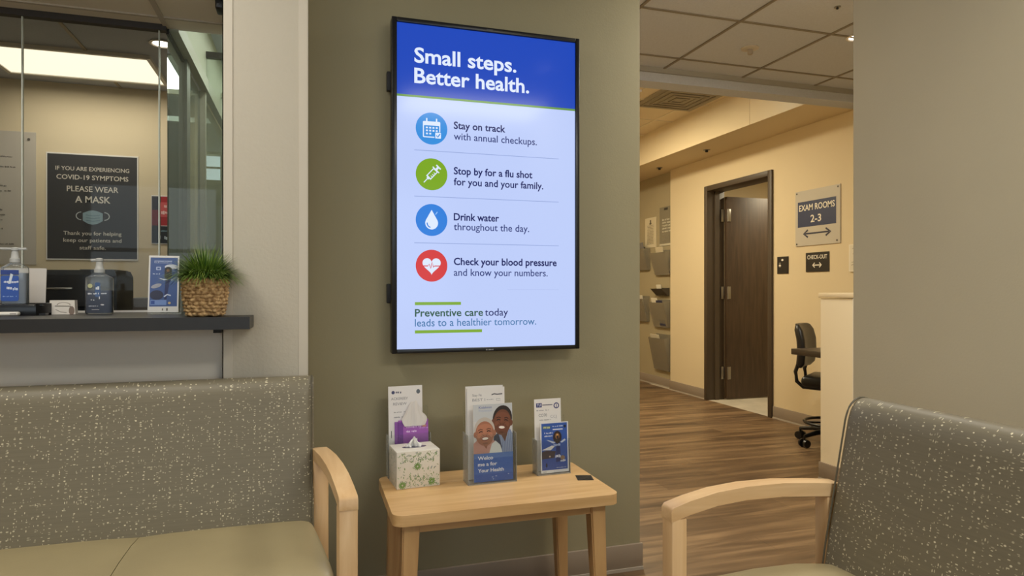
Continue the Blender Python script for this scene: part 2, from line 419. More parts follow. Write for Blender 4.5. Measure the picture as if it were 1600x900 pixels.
# ceilings
bm = BM(); box(bm, -2.6, 4.0, -2.7, 3.88, 2.62, 2.68); struct(obj('ceiling', bm, M_CEIL, smooth=0))
bm = BM()
g = 0.008
for k in range(-8, 4):
    x = 2.26+0.61*k
    if -2.5 < x < 4.0: box(bm, x-g, x+g, -2.6, 3.88, 2.614, 2.622)
for k in range(-9, 2):
    y = 3.06+0.61*k
    if -2.6 < y < 3.86: box(bm, -2.5, 4.0, y-g, y+g, 2.6145, 2.622)
struct(obj('trim_1', bm, M_GRID, smooth=0))
sbox('ceiling_beam', M_CEIL, 1.31, 4.0, 3.88, 4.02, 2.53, 2.62)
sbox('trim_2', mat('wall_angle_grey', (158, 156, 150), 0.5), 1.31, 4.0, 3.862, 3.88, 2.588, 2.62)
# hall ceiling, bulkhead and soffit
sbox('ceiling_hall', M_CREAM2, 1.31, 3.55, 4.02, 9.0, 2.85, 2.9)
bm = BM(); box(bm, 3.53, 3.60, 4.02, 9.0, 2.53, 2.86); struct(obj('ceiling_bulkhead', bm, M_CREAM, smooth=0))
sbox('ceiling_soffit', M_CREAM, 3.60, DW+0.1, 4.02, 9.0, 2.53, 2.60)
bm = BM()
for y in (4.65, 5.25, 5.86, 6.47, 7.08, 7.7): box(bm, 1.31, 3.53, y-g, y+g, 2.844, 2.852)
for x in (1.5, 2.1, 2.72, 3.32): box(bm, x-g, x+g, 4.02, 9.0, 2.8445, 2.852)
struct(obj('trim_3', bm, mat('cream_grid', (220, 208, 180), 0.5), smooth=0))
sbox('trim_4', M_CREAM, 3.527, 3.531, 4.655, 4.667, 2.53, 2.85)           # seam in the bulkhead face
# ceiling seams in reception
bm = BM()
for x in (-1.9, -1.10, -0.475): box(bm, x-0.008, x+0.008, 2.62, 4.6, 2.394, 2.402)
box(bm, -2.5, 0, 3.45, 3.466, 2.3945, 2.402)
struct(obj('trim_5', bm, mat('reception_grid', (170, 158, 138), 0.6), smooth=0))
bm = BM(); box(bm, -0.485, -0.468, 2.2, 2.60, 2.079, 2.086); box(bm, -2.5, -0.246, 2.50, 2.512, 2.080, 2.086)
struct(obj('trim_6', bm, mat('soffit_bead', (186, 175, 158), 0.6), smooth=0))

# corner guards on the white column and the panel strip under the counter
bm = BM(); box(bm, -0.026, 0.002, 2.1965, 2.2, 0, 2.62, 0.001); box(bm, 0.0, 0.003, 2.1965, 2.44, 0, 2.62); struct(obj('trim_7', bm, M_GUARD, smooth=0))
bm = BM(); box(bm, -0.249, -0.220, 2.1965, 2.2, 0, 2.62); box(bm, -0.249, -0.246, 2.1965, 2.24, 0, 2.62); struct(obj('trim_8', bm, M_GUARD, smooth=0))

# baseboards
def baseboard(name, *b):
    x0, x1, y0, y1 = b
    o = struct(bx(name, M_BASE, x0, x1, y0, y1, 0.012, 0.107, bev=0.002))
    struct(bx('trim_9', M_BASE_LINE, x0-0.004*(x1-x0 < 0.05), x1, y0-0.004*(y1-y0 < 0.05), y1, 0.0, 0.013))
baseboard('baseboard_tv', 0.0, 1.322, 2.428, 2.44)
baseboard('baseboard_hall_right', DW-0.012, DW, 1.9, 4.94)
baseboard('baseboard_hall_far', DW-0.012, DW, 6.0, 6.705)
baseboard('baseboard_rack', DW+0.038, DW+0.05, 6.705, 9.0)

# half wall that closes the check-out desk
sbox('wall_checkout_half', mat('cream_half_wall', (238, 226, 198), 0.7), 2.985, 3.95, 3.0, 3.265, 0, 1.10)
sbox('trim_10', M_CREAM2, 2.976, 3.96, 2.99, 3.275, 1.105, 1.132, bev=0.003)
sbox('trim_11', mat('white_guard', (232, 226, 214), 0.5), 2.978, 2.99, 2.992, 3.012, 0.1, 1.10)
baseboard('baseboard_checkout', 2.973, 2.985, 2.995, 3.27)

# ------------------------------------------------------------------ glazing at the reception desk
def pane(name, m, *b):
    return struct(bx(name, m, *b))
def pane_x(name, m, x0, x1, y, z0, z1):
    bm = BM(); v = [bm.verts.new(p) for p in ((x0, y, z0), (x1, y, z0), (x1, y, z1), (x0, y, z1))]; bm.faces.new(v)
    return struct(obj(name, bm, m, smooth=0))
def pane_y(name, m, x, y0, y1, z0, z1):
    bm = BM(); v = [bm.verts.new(p) for p in ((x, y0, z0), (x, y1, z0), (x, y1, z1), (x, y0, z1))]; bm.faces.new(v)
    return struct(obj(name, bm, m, smooth=0))
pane_x('window_2', M_GLASS, -2.45, -0.911, 2.59, 1.09, 2.068)
pane_x('window_3', M_GLASS, -0.907, -0.499, 2.586, 1.09, 2.068)
sbox('trim_12', M_EDGE, -0.911, -0.907, 2.584, 2.594, 1.075, 2.068)
sbox('trim_13', M_EDGE, -0.500, -0.496, 2.582, 2.594, 1.075, 2.068)
sbox('trim_14', mat('dark_track', (52, 46, 42), 0.5), -2.5, -0.475, 2.575, 2.605, 2.064, 2.085)
pane_y('window_4', M_GLASS_GREY, -0.475, 2.60, 2.91, 1.08, 2.064)
sbox('trim_15', MATS['dark_track'], -0.480, -0.470, 2.605, 2.92, 2.062, 2.085)
sbox('trim_16', mat('grey_post', (128, 124, 114), 0.5), -0.490, -0.460, 2.91, 2.985, 0.76, 2.40)
sbox('trim_17', mat('pale_frame', (176, 168, 150), 0.5), -0.470, -0.440, 2.61, 6.5, 2.075, 2.13)
sbox('wall_partition_side', M_GREYGREEN, -0.490, -0.45, 2.62, 6.5, 2.13, 2.40)
pane_y('window_5', M_GLASS_GREEN, -0.475, 2.99, 6.5, 0.76, 2.075)
sbox('wall_partition_low', M_GREYGREEN, -0.495, -0.455, 2.62, 6.5, 0, 0.76)
for i, y in enumerate((3.35, 4.6, 5.5)):
    sbox('trim_18', MATS['pale_frame'], -0.485, -0.452, y, y+0.03, 0.76, 2.075)
pane_x('window_6', M_GLASS_GREEN, -0.47, -0.246, 2.60, 1.08, 2.078)
# transom rails across the passage
sbox('trim_19', MATS['dark_track'], -0.45, -0.04, 3.35, 3.38, 2.235, 2.262)
sbox('trim_20', MATS['pale_frame'], -0.45, -0.04, 3.9, 3.93, 2.20, 2.225)
sbox('trim_21', mat('silver_rail', (190, 196, 192), 0.35), -0.45, -0.04, 4.4, 4.43, 2.17, 2.20)
pane_x('window_7', M_GLASS_GREEN, -0.45, -0.04, 3.365, 0.1, 2.235)
bm = BM(); box(bm, -0.20, -0.04, 6.49, 6.52, 2.25, 2.265); box(bm, -0.21, -0.04, 6.49, 6.52, 2.13, 2.145); box(bm, -0.21, -0.198, 6.49, 6.52, 2.13, 2.39)
struct(obj('added_window', bm, MATS['pale_frame'], smooth=0))  # frame of the opening added to give the partition a reflection

# hall door and its frame
bm = BM()
fy0, fy1, fz = 4.945, 5.995, 2.232
for (a, b) in ((fy0, fy0+0.052), (fy1-0.052, fy1)):
    box(bm, DW-0.022, DW+0.19, a, b, 0, fz, 0.003)
box(bm, DW-0.022, DW+0.19, fy0+0.052, fy1-0.052, fz-0.052, fz, 0.003)
box(bm, DW+0.07, DW+0.12, fy1-0.068, fy1-0.052, 0, fz-0.052); box(bm, DW+0.07, DW+0.12, fy0+0.052, fy0+0.068, 0, fz-0.052)
struct(obj('trim_22', bm, M_FRAME, smooth=30))
door = struct(bx('door_1', M_DOOR, DW+0.1915, DW+1.09, 5.90, 5.945, 0.012, 2.125, bev=0.002))
for z in (1.93, 1.12, 0.28):
    hb = BM(); box(hb, DW+0.192, DW+0.235, 5.893, 5.899, z-0.065, z+0.065, 0.001); tube(hb, [(DW+0.198, 5.888, z-0.066), (DW+0.198, 5.888, z+0.066)], 0.008)
    box(hb, DW+0.145, DW+0.19, 5.930, 5.942, z-0.065, z+0.065, 0.001)
    obj('hinge', hb, M_STEEL, door)

# ================================================================== TV
tv = thing('tv_display', 'portrait wall mounted black screen showing the blue Small steps Better health notice', 'screen', (0.648, 2.40, 0.922))
TX0, TX1, TZ0, TZ1 = 0.288, 1.010, 0.922, 2.125
ox, oz = 0.648, 0.922
bm = BM(); box(bm, TX0-ox, TX1-ox, -0.022, 0.012, 0, TZ1-oz, 0.004)
obj('housing', bm, M_BLACK, tv)
bm = BM(); box(bm, TX0-ox+0.09, TX1-ox-0.09, 0.012, 0.026, 0.12, TZ1-oz-0.12, 0.006)
obj('back_cover', bm, M_BLACK_MATTE, tv)
bm = BM(); box(bm, -0.2, 0.2, 0.026, 0.0395, 0.40, 0.80)
obj('wall_bracket', bm, M_BLACK_MATTE, tv)
for z in (0.18, 0.95):
    bx('mount_lug', M_BLACK_MATTE, TX0-ox-0.012, TX0-ox+0.02, 0.005, 0.03, z, z+0.07, tv, 0.003)
# bezel as four bevelled bars proud of the glass
bm = BM()
bl, br_, bt, bb = 0.306-ox, 0.994-ox, 2.109-oz, 0.937-oz
box(bm, TX0-ox, bl, -0.040, -0.022, 0, TZ1-oz, 0.002); box(bm, br_, TX1-ox, -0.040, -0.022, 0, TZ1-oz, 0.002)
box(bm, bl, br_, -0.040, -0.022, bt, TZ1-oz, 0.002); box(bm, bl, br_, -0.040, -0.022, 0, bb, 0.002)
obj('bezel', bm, M_BLACK, tv)
p = Print('paper', -0.0402)
for i, w in enumerate((0.004, 0.003, 0.005, 0.003, 0.004)): p.rect(-0.014+i*0.006, -0.014+i*0.006+w, 0.004, 0.0085, (150, 150, 150))
p.build('maker_logo', tv)
p = Print('paper', -0.0402); p.rect(-0.012, 0.014, 1.193, 1.1975, (70, 70, 72)); p.build('sensor_mark', tv)
BLUE = (30, 72, 186); SCR = (190, 206, 250); INK = (26, 34, 96); INK2 = (48, 60, 120); GREEN = (128, 170, 58); WHT = (226, 236, 255)
SY = -0.030
sp = Print('glow', SY); sp.rect(bl-0.002, br_+0.002, bb-0.002, bt+0.002, SCR)
screen = sp.build('screen', tv)
def X(v): return v-ox
def Zz(v): return v-oz
def scr(name, k, fn, strength=1.0):
    q = Print('glow', SY-0.0006-k*0.0006); fn(q); return q.build(name, screen, strength)
scr('header_band', 0, lambda q: q.rect(bl-0.001, br_+0.001, Zz(1.853), bt+0.001, BLUE).rect(bl-0.001, br_+0.001, Zz(1.845), Zz(1.853), (104, 150, 70)))
scr('headline_lettering', 1, lambda q: q.text('Small steps.', X(0.369), Zz(1.972), 0.052, WHT, 0.386, 0.021).text('Better health.', X(0.369), Zz(1.898), 0.052, WHT, 0.437, 0.021))
def msg(b, n, zb, zn, wb, wn):
    return lambda q: q.text(b, X(0.514), Zz(zb), 0.0255, INK, wb, 0.022).text(n, X(0.514), Zz(zn), 0.0255, INK2, wn, 0.008)
scr('checkup_lettering', 1, msg('Stay on track', 'with annual checkups.', 1.742, 1.702, 0.198, 0.323))
scr('flu_shot_lettering', 1, lambda q: q.text('Stop by for a flu shot', X(0.514), Zz(1.575), 0.0255, INK, 0.305, 0.021).text('for you and your family.', X(0.514), Zz(1.535), 0.0255, INK, 0.349, 0.016))
scr('water_lettering', 1, msg('Drink water', 'throughout the day.', 1.406, 1.370, 0.173, 0.292))
scr('blood_pressure_lettering', 1, msg('Check your blood pressure', 'and know your numbers.', 1.242, 1.202, 0.404, 0.367))
def ftr(q):
    q.rect(X(0.371), X(0.541), Zz(1.095), Zz(1.106), GREEN).rect(X(0.371), X(0.621), Zz(0.993), Zz(1.004), GREEN)
    q.text('Preventive care', X(0.371), Zz(1.054), 0.0265, (52, 92, 74), 0.254, 0.018).text('today', X(0.632), Zz(1.054), 0.0265, INK, 0.090, 0.006)
    q.text('leads to a healthier tomorrow.', X(0.371), Zz(1.018), 0.0265, (66, 118, 168), 0.463, 0.004)
scr('footer_lettering', 1, ftr)
def rules(q):
    for z, x1 in ((1.655, 0.926), (1.4885, 0.926), (1.320, 0.926)): q.rect(X(0.369), X(x1), Zz(z)-0.0012, Zz(z)+0.0012, (150, 168, 218))
    q.rect(X(0.72), X(0.926), Zz(1.150), Zz(1.1515), (178, 194, 240))
scr('divider_line', 1, rules)
IC = 0.058; WI = (222, 234, 255)
def icon(zc, col, fn):
    def f(q):
        q.ell(X(0.432), Zz(zc), IC, IC, col, n=48); fn(q, X(0.432), Zz(zc), col)
    return f
def cal(q, cx, cz, col):
    q.rrect(cx-0.032, cx+0.032, cz-0.033, cz+0.026, 0.004, WI).rrect(cx-0.028, cx+0.028, cz-0.029, cz+0.011, 0.002, col)
    for x in (-0.018, 0.018): q.line([(cx+x, cz+0.020), (cx+x, cz+0.037)], 0.005, WI)
    for j in range(3):
        for i in range(4):
            if not (i > 1 and j == 2): q.rect(cx-0.021+i*0.012, cx-0.014+i*0.012, cz+0.000-j*0.011, cz+0.006-j*0.011, WI)
    q.rrect(cx+0.010, cx+0.037, cz-0.038, cz-0.012, 0.002, col).rrect(cx+0.013, cx+0.034, cz-0.035, cz-0.014, 0.002, WI)
    q.line([(cx+0.017, cz-0.024), (cx+0.022, cz-0.030), (cx+0.031, cz-0.018)], 0.004, col)
def syr(q, cx, cz, col):
    def P(u, v): a = math.radians(47); return (cx+u*math.cos(a)-v*math.sin(a), cz+u*math.sin(a)+v*math.cos(a))
    q.poly([P(-0.018, -0.011), P(0.022, -0.011), P(0.022, 0.011), P(-0.018, 0.011)], WI).poly([P(-0.013, -0.0075), P(0.019, -0.0075), P(0.019, 0.0075), P(-0.013, 0.0075)], col)
    q.line([P(-0.042, 0), P(-0.018, 0)], 0.0035, WI).line([P(0.022, 0), P(0.037, 0)], 0.008, WI).line([P(0.037, -0.011), P(0.037, 0.011)], 0.005, WI)
    q.line([P(0.023, -0.016), P(0.023, 0.016)], 0.004, WI).line([P(-0.020, -0.005), P(-0.020, 0.005)], 0.005, WI)
    for u in (-0.006, 0.002, 0.010): q.line([P(u, -0.008), P(u, -0.001)], 0.0025, WI)
def drop(q, cx, cz, col):
    pts = [(cx, cz+0.037)]
    for i in range(25):
        a = math.radians(28-236*i/24); pts.append((cx+0.0235*math.cos(a), cz-0.011+0.0235*math.sin(a)))
    q.poly(pts, WI)
    q.ring(cx, cz-0.011, 0.0165, 0.004, col, math.radians(175), math.radians(255), 10)
    q.line([(cx+0.014, cz+0.020), (cx+0.021, cz+0.030)], 0.003, (150, 196, 250))
def heart(q, cx, cz, col):
    pts = []
    for i in range(48):
        t = 2*PI*i/48
        pts.append((cx+0.0021*16*math.sin(t)**3, cz+0.002+0.0021*(13*math.cos(t)-5*math.cos(2*t)-2*math.cos(3*t)-math.cos(4*t))))
    n = len(pts); half = [pts[0]]
    q.poly([pts[i] for i in range(0, n//2+1)], WI).poly([pts[i % n] for i in range(n//2, n+1)], WI)
    q.line([(cx-0.034, cz-0.001), (cx-0.014, cz-0.001), (cx-0.009, cz+0.006), (cx-0.004, cz-0.010), (cx+0.002, cz+0.013), (cx+0.007, cz-0.006), (cx+0.011, cz-0.001), (cx+0.034, cz-0.001)], 0.0035, col)
scr('calendar_icon', 1, icon(1.736, (52, 142, 222), cal))
scr('syringe_icon', 1, icon(1.570, (124, 168, 34), syr))
scr('water_drop_icon', 1, icon(1.404, (40, 124, 218), drop))
scr('heart_icon', 1, icon(1.238, (212, 56, 56), heart))

# ================================================================== SOFAS
ARM_W = 0.044
def make_sofa(label, loc, rz, B, a_front, a_rear, lift=0.0):
    e_front = a_front-ARM_W/2-0.003; e_rear = a_rear-ARM_W/2-0.006
    """two-seat sofa facing local -y; y=0 is the front of the arms; a_front / a_rear = how far past the back's end the arm's middle lies"""
    t = thing('waiting_room_sofa', label, 'sofa', loc, rz)
    prof = [(0.400, 0.430), (0.412, 0.52), (0.432, 0.62), (0.452, 0.72), (0.468, 0.80), (0.478, 0.845), (0.494, 0.873), (0.520, 0.886), (0.550, 0.879), (0.570, 0.856), (0.572, 0.80), (0.556, 0.70), (0.530, 0.56), (0.505, 0.430)]
    def smooth(pts, k=3):
        out = []
        for i in range(len(pts)-1):
            p0, p1, p2, p3 = pts[max(i-1, 0)], pts[i], pts[i+1], pts[min(i+2, len(pts)-1)]
            for j in range(k):
                t_ = j/k
                out.append(tuple(0.5*((2*p1[c])+(-p0[c]+p2[c])*t_+(2*p0[c]-5*p1[c]+4*p2[c]-p3[c])*t_*t_+(-p0[c]+3*p1[c]-3*p2[c]+p3[c])*t_**3) for c in (0, 1)))
        return out+[pts[-1]]
    prof = smooth(prof)
    cy = 0.487; cz = 0.66
    rings = []
    for d, k in ((0, 0.90), (0.003, 0.945), (0.010, 0.98), (0.022, 1.0)):
        rings.append((-B+d, k))
    N = 16
    for i in range(1, N): rings.append((-B+0.022+(2*B-0.044)*i/N, 1.0))
    for d, k in ((0.022, 1.0), (0.010, 0.98), (0.003, 0.945), (0, 0.90)): rings.append((B-d, k))
    bm = BM(); rr = []
    for x, k in rings:
        ring = []
        for y, z in prof:
            yy = cy+(y-cy)*(0.2+0.8*k) if k < 1 else y
            # thickness shrinks to the seam, height only slightly
            ring.append((x, (y+(0.5*(1-k))*((0.43+0.12*(z-0.43)/0.45+0.06)-y)*4), cz+(z-cz)*(1-(1-k)*0.35)))
        rr.append(ring)
    loft(bm, rr)
    obj('backrest', bm, M_SPECK, t, 50)
    # piping on both ends of the back
    for sx in (-1, 1):
        path = [(sx*(B-0.006), y+0.001, cz+(z-cz)*0.995) for y, z in prof[:28]]
        bm = BM(); tube(bm, path, 0.0022, 6); obj('piping', bm, M_PIPE, t)
    # two seat cushions
    zs = 1+lift/0.062
    sp_ = [(0.46, 0.385), (0.10, 0.372), (0.040, 0.385), (0.018, 0.41), (0.012, 0.44), (0.020, 0.465), (0.045, 0.482), (0.10, 0.490), (0.20, 0.494), (0.32, 0.492), (0.40, 0.484), (0.46, 0.470)]
    for sx in (-1, 1):
        bm = BM(); rr = []
        x0, x1 = (0.001, B) if sx > 0 else (-B, -0.001)
        ends = ((0, 0.55), (0.004, 0.72), (0.014, 0.87), (0.035, 0.955), (0.08, 0.985))
        cols = [(x0+d, k) for d, k in ends] + [(x0+0.08+(x1-x0-0.16)*i/8, 0.985+0.015*math.sin(PI*i/8)) for i in range(1, 8)] + [(x1-d, k) for d, k in reversed(ends)]
        inner_is_x0 = sx > 0
        for x, k in cols:
            near_seam = (x-x0 < 0.09) if inner_is_x0 else (x1-x < 0.09)
            kk = max(k, 0.93) if near_seam else k
            fr = min(1.0, abs(x)/B)**3
            ring = []
            for y, z in sp_:
                yy = 0.24+(y-0.24)*(0.80+0.20*kk)
                ring.append((x+sx*fr*(e_front+(e_rear-e_front)*min(1.0, yy/0.42)), yy, 0.43+(z-0.43)*kk*(zs if z > 0.43 else 1)))
            rr.append(ring)
        loft(bm, rr); obj('seat', bm, M_VINYL, t, 60)
    bx('seat_frame', M_BLACK_MATTE, -B, B, 0.05, 0.46, 0.335, 0.372, t, 0.004)
    # arms: bent maple loop on two posts
    for sx in (-1, 1):
        def place(bm):
            for v in bm.verts:
                f = a_front+(a_rear-a_front)*(v.co.y/0.40)
                v.co.x = sx*(B+f)+v.co.x
        top = [(0.000, 0.652), (0.006, 0.660), (0.05, 0.672), (0.12, 0.685), (0.20, 0.691), (0.30, 0.690), (0.40, 0.682), (0.474, 0.674)]
        bot = [(0.474, 0.642), (0.40, 0.650), (0.30, 0.658), (0.20, 0.660), (0.12, 0.654), (0.05, 0.641), (0.000, 0.628)]
        bm = BM(); prism(bm, top+bot, -ARM_W/2, ARM_W/2, 'x', 0.006, 3); place(bm); obj('armrest', bm, M_MAPLE_Y, t, 40)
        bm = BM(); box(bm, -ARM_W/2, ARM_W/2, 0.001, 0.040, 0.0, 0.634, 0.004); place(bm); obj('leg', bm, M_MAPLE_Z, t)
        bm = BM(); box(bm, -ARM_W/2, ARM_W/2, 0.432, 0.468, 0.0, 0.645, 0.004); place(bm); obj('leg', bm, M_MAPLE_Z, t)
    for sx in (-1, 1):
        bx('back_leg', M_MAPLE_Z, sx*(B-0.06)-0.02, sx*(B-0.06)+0.02, 0.475, 0.515, 0, 0.45, t, 0.004)
    return t
make_sofa('taupe speckled two-seat sofa with maple arm under the reception counter', (-0.435, 1.600, 0), 0.0, 0.455, 0.074, 0.0235)
make_sofa('taupe speckled two-seat sofa beside the beige wall near the hallway floor', (0.780, 0.835, 0), -PI/2, 0.464, 0.024, 0.0255, 0.024)

# ================================================================== SIDE TABLE
tb = thing('side_table', 'small light oak side table holding brochures and a tissue box below the screen', 'table', (0.602, 2.145, 0))
def rrect2(x0, x1, y0, y1, r, n=6):
    pts = []
    for cx, cy, a in ((x1-r, y1-r, 0), (x0+r, y1-r, PI/2), (x0+r, y0+r, PI), (x1-r, y0+r, 1.5*PI)):
        for i in range(n): pts.append((cx+r*math.cos(a+i*PI/2/(n-1)), cy+r*math.sin(a+i*PI/2/(n-1))))
    return pts
bm = BM(); prism(bm, rrect2(-0.363, 0.366, -0.218, 0.212, 0.035), 0.457, 0.49, 'z', 0.004, 2); obj('tabletop', bm, M_MAPLE_X, tb, 40)
def leg(x, y, px, py):
    """square leg, outer faces flare a little towards the foot"""
    bm = BM(); w = 0.026
    loft(bm, [[(x+px*0.016-w*0.72+a, y+py*0.010-w*0.72+b, 0) for a, b in ((0, 0), (1.44*w, 0), (1.44*w, 1.44*w), (0, 1.44*w))],
              [(x-w+a, y-w+b, 0.457) for a, b in ((0, 0), (2*w, 0), (2*w, 2*w), (0, 2*w))]])
    bmesh.ops.bevel(bm, geom=[e for e in bm.edges if abs((e.verts[0].co-e.verts[1].co).z) > 0.2], offset=0.004, segments=2, affect='EDGES')
    obj('leg', bm, M_TABLE_Z, tb)
for x, px in ((-0.306, -1), (0.300, 1)):
    for y, py in ((-0.165, -1), (0.160, 1)): leg(x, y, px, py)
bx('apron', M_TABLE_X, -0.281, 0.275, -0.186, -0.166, 0.425, 0.457, tb, 0.002)
bx('apron', M_TABLE_X, -0.281, 0.275, 0.161, 0.181, 0.425, 0.457, tb, 0.002)
bx('apron', M_TABLE_X, -0.327, -0.309, -0.140, 0.135, 0.425, 0.457, tb, 0.002)
bx('apron', M_TABLE_X, 0.303, 0.321, -0.140, 0.135, 0.425, 0.457, tb, 0.002)
TT = 0.49

# tissue box
tis = thing('tissue_box', 'white tissue box printed with green leaves, on the left of the side table', 'tissue box', (0.350, 2.248, TT), 0.09)
bm = BM(); box(bm, -0.074, 0.074, -0.060, 0.060, 0.0, 0.124, 0.003)
obj('carton', bm, mat('carton_board', (216, 210, 198), 0.55), tis)
def leafy(q, x0, x1, z0, z1, n, seed, cols):
    rnd = random.Random(seed)
    for i in range(n):
        x = rnd.uniform(x0, x1); z = rnd.choice((rnd.uniform(z0, z0+(z1-z0)*0.33), rnd.uniform(z0, z1), rnd.uniform(z1-(z1-z0)*0.28, z1)))
        a = rnd.uniform(0.3, 2.8); l = rnd.uniform(0.004, 0.009); c = rnd.choice(cols)
        q.ell(x, z, l/2, l*0.19, c, a, 8)
GR = ((150, 172, 120), (128, 158, 104), (168, 176, 150), (150, 160, 152), (178, 180, 160), (112, 146, 84))
q = Print('paper', -0.0602, 0.000004); leafy(q, -0.069, 0.069, 0.005, 0.118, 260, 4, GR)
for cx, cz in ((0.045, 0.018), (-0.004, 0.072), (-0.055, 0.014)):
    for k in range(12):
        a = k*PI/6; q.ell(cx+0.008*math.cos(a), cz+0.008*math.sin(a), 0.0055, 0.0016, (112, 148, 72), a, 8)
q.build('leaf_print', tis)
q = Print('paper', -0.0742, 0.000004); leafy(q, -0.055, 0.055, 0.005, 0.118, 150, 9, ((176, 184, 170), (160, 172, 152), (184, 190, 176)))
q.build('side_leaf_print', tis).rotation_euler = (0, 0, -PI/2)
bm = BM()
lathe(bm, [(0.001, 0.1243), (1.0, 0.1243), (1.0, 0.1246), (0.001, 0.1246)], n=32, sx=0.042, sy=0.018)
obj('slot_film', bm, mat('slot_film', (96, 92, 104), 0.3), tis)
def tissue_mesh(w, d, h, seed, top=0.5):
    rnd = random.Random(seed); bm = BM(); n = 22; m = 12; grid = []
    ph = [rnd.uniform(0, 6) for _ in range(4)]
    for j in range(m):
        v = j/(m-1); row = []
        for i in range(n):
            u = i/(n-1)-0.5
            ww = w*(1-top*v**1.3)*(0.75+0.25*math.sin(PI*min(1, v*1.6)))
            y = d*(math.sin(u*11+ph[0]+v*2)*0.5*(1-v*0.5)+0.35*math.sin(u*23+ph[1]))
            z = h*v*(1-0.35*abs(u*2)**1.5*(v))+0.004*math.sin(u*17+ph[2])*v
            row.append(bm.verts.new((u*ww+0.006*v*math.sin(ph[3]+v*3), y, z)))
        grid.append(row)
    for j in range(m-1):
        for i in range(n-1): bm.faces.new((grid[j][i], grid[j][i+1], grid[j+1][i+1], grid[j+1][i]))
    return bm
M_TISSUE = mat('soft_tissue', (238, 236, 232), 0.85)
bm = tissue_mesh(0.070, 0.016, 0.034, 3, 0.55); bmesh.ops.translate(bm, verts=bm.verts, vec=(0, 0, 0.121)); obj('tissue', bm, M_TISSUE, tis, 180)

# clear leaflet holder builder
def holder(label, loc, rz, w, d, h, lean, group=None):
    """open clear acrylic pocket, leaning back by `lean`; local -y is the front"""
    t = thing('brochure_holder', label, 'holder', loc, rz)
    th = 0.0022
    def P(x, y, z): return (x, y+lean*z, z)
    bm = BM()
    def slab(x0, x1, y0, y1, z0, z1):
        loft(bm, [[P(x0, y0, z0), P(x1, y0, z0), P(x1, y1, z0), P(x0, y1, z0)], [P(x0, y0, z1), P(x1, y0, z1), P(x1, y1, z1), P(x0, y1, z1)]])
    slab(-w/2, w/2, -d/2, -d/2+th, 0.004, h*0.62); obj('front_panel', bm, M_ACRYLIC, t, 20)
    bm = BM(); slab(-w/2, w/2, d/2-th, d/2, 0.0, h); obj('rear_panel', bm, M_ACRYLIC, t, 20)
    for sx in (-1, 1):
        bm = BM(); slab(sx*(w/2)-th/2, sx*(w/2)+th/2, -d/2, d/2, 0.0, h*0.62); obj('side_panel', bm, M_ACRYLIC_EDGE, t, 20)
    bm = BM(); slab(-w/2, w/2, -d/2-0.004, d/2, 0.0, 0.004); obj('base', bm, M_ACRYLIC_EDGE, t, 20)
    return t
def leaflet(name, label, loc, rz, w, h, lean, cover, paper=M_WHITE, thick=0.002, cat='brochure', group=None):
    """a thin folded sheet standing up, leaning back; cover(q) prints on its front"""
    t = thing(name, label, cat, loc, rz, group)
    t.rotation_euler = (-math.atan(lean), 0, rz)
    bx('sheet', paper, -w/2, w/2, 0, thick, 0, h, t, 0.0004, 1)
    if cover:
        q = Print('paper', -0.0001, 0.00004); cover(q, w, h); q.build('cover_print', t)
    return t
GRY = (150, 148, 150); NAV = (52, 60, 110)

# ---- leaflets behind the tissue box
holder('clear leaflet holder standing behind the white tissue box', (0.346, 2.346, TT), 0.06, 0.152, 0.040, 0.24, 0.06)
def cover_a(q, w, h):
    q.rect(-w/2, w/2, 0, h, (226, 222, 220))
    q.ell(-w*0.36, h*0.93, 0.006, 0.006, (66, 72, 110)); q.scribble(-w*0.29, -w*0.12, h*0.917, 0.008, (84, 86, 110), 1)
    q.ell(w*0.38, h*0.93, 0.007, 0.008, (100, 108, 116))
    q.text('ACKEREEY', -w*0.42, h*0.845, 0.009, (118, 118, 128), 0.060); q.text('REVIEW', -w*0.36, h*0.785, 0.009, (118, 118, 128), 0.048)
    q.scribble(-w*0.34, w*0.2, h*0.70, 0.004, (150, 148, 150), 3); q.scribble(-w*0.34, w*0.05, h*0.64, 0.006, (150, 148, 150), 4)
    q.rect(-w*0.43, -w*0.41, h*0.42, h*0.50, (60, 60, 64)); q.scribble(-w*0.15, w*0.40, h*0.53, 0.006, (190, 186, 186), 5)
leaflet('folded_leaflet', 'tall white leaflet with small blue logo behind the purple leaflets', (0.336, 2.338, TT+0.006), 0.06, 0.122, 0.312, 0.06, cover_a)
def cover_p(q, w, h):
    q.rect(-w/2, w/2, 0, h, (160, 92, 178)).rect(-w/2, -w*0.34, 0, h*0.97, (120, 66, 150))
    q.scribble(-w*0.32, -w*0.10, h*0.90, 0.006, (70, 44, 96), 2).scribble(-w*0.24, w*0.24, h*0.85, 0.0075, (214, 178, 226), 6)
    q.scribble(-w*0.24, w*0.08, h*0.77, 0.009, (226, 196, 236), 7); q.ell(w*0.30, h*0.93, 0.006, 0.009, (84, 44, 108)).ell(w*0.36, h*0.88, 0.008, 0.005, (186, 130, 120)); q.scribble(w*0.18, w*0.48, h*0.83, 0.004, (206, 160, 222), 8)
leaflet('folded_leaflet', 'front purple leaflet tucked behind the tissue box', (0.362, 2.332, TT+0.006), 0.06, 0.108, 0.192, 0.057, cover_p, mat('purple_paper', (150, 84, 170), 0.5))
leaflet('folded_leaflet', 'darker purple leaflet peeking out left of the front purple one', (0.348, 2.3355, TT+0.006), 0.06, 0.104, 0.187, 0.058, lambda q, w, h: q.rect(-w/2, w/2, 0, h, (142, 84, 166)), MATS['purple_paper'])
bm = tissue_mesh(0.096, 0.0025, 0.092, 11, 0.25); tt = obj('loose_tissue', bm, mat('sheer_tissue', (224, 219, 215), 0.8), None, 180)
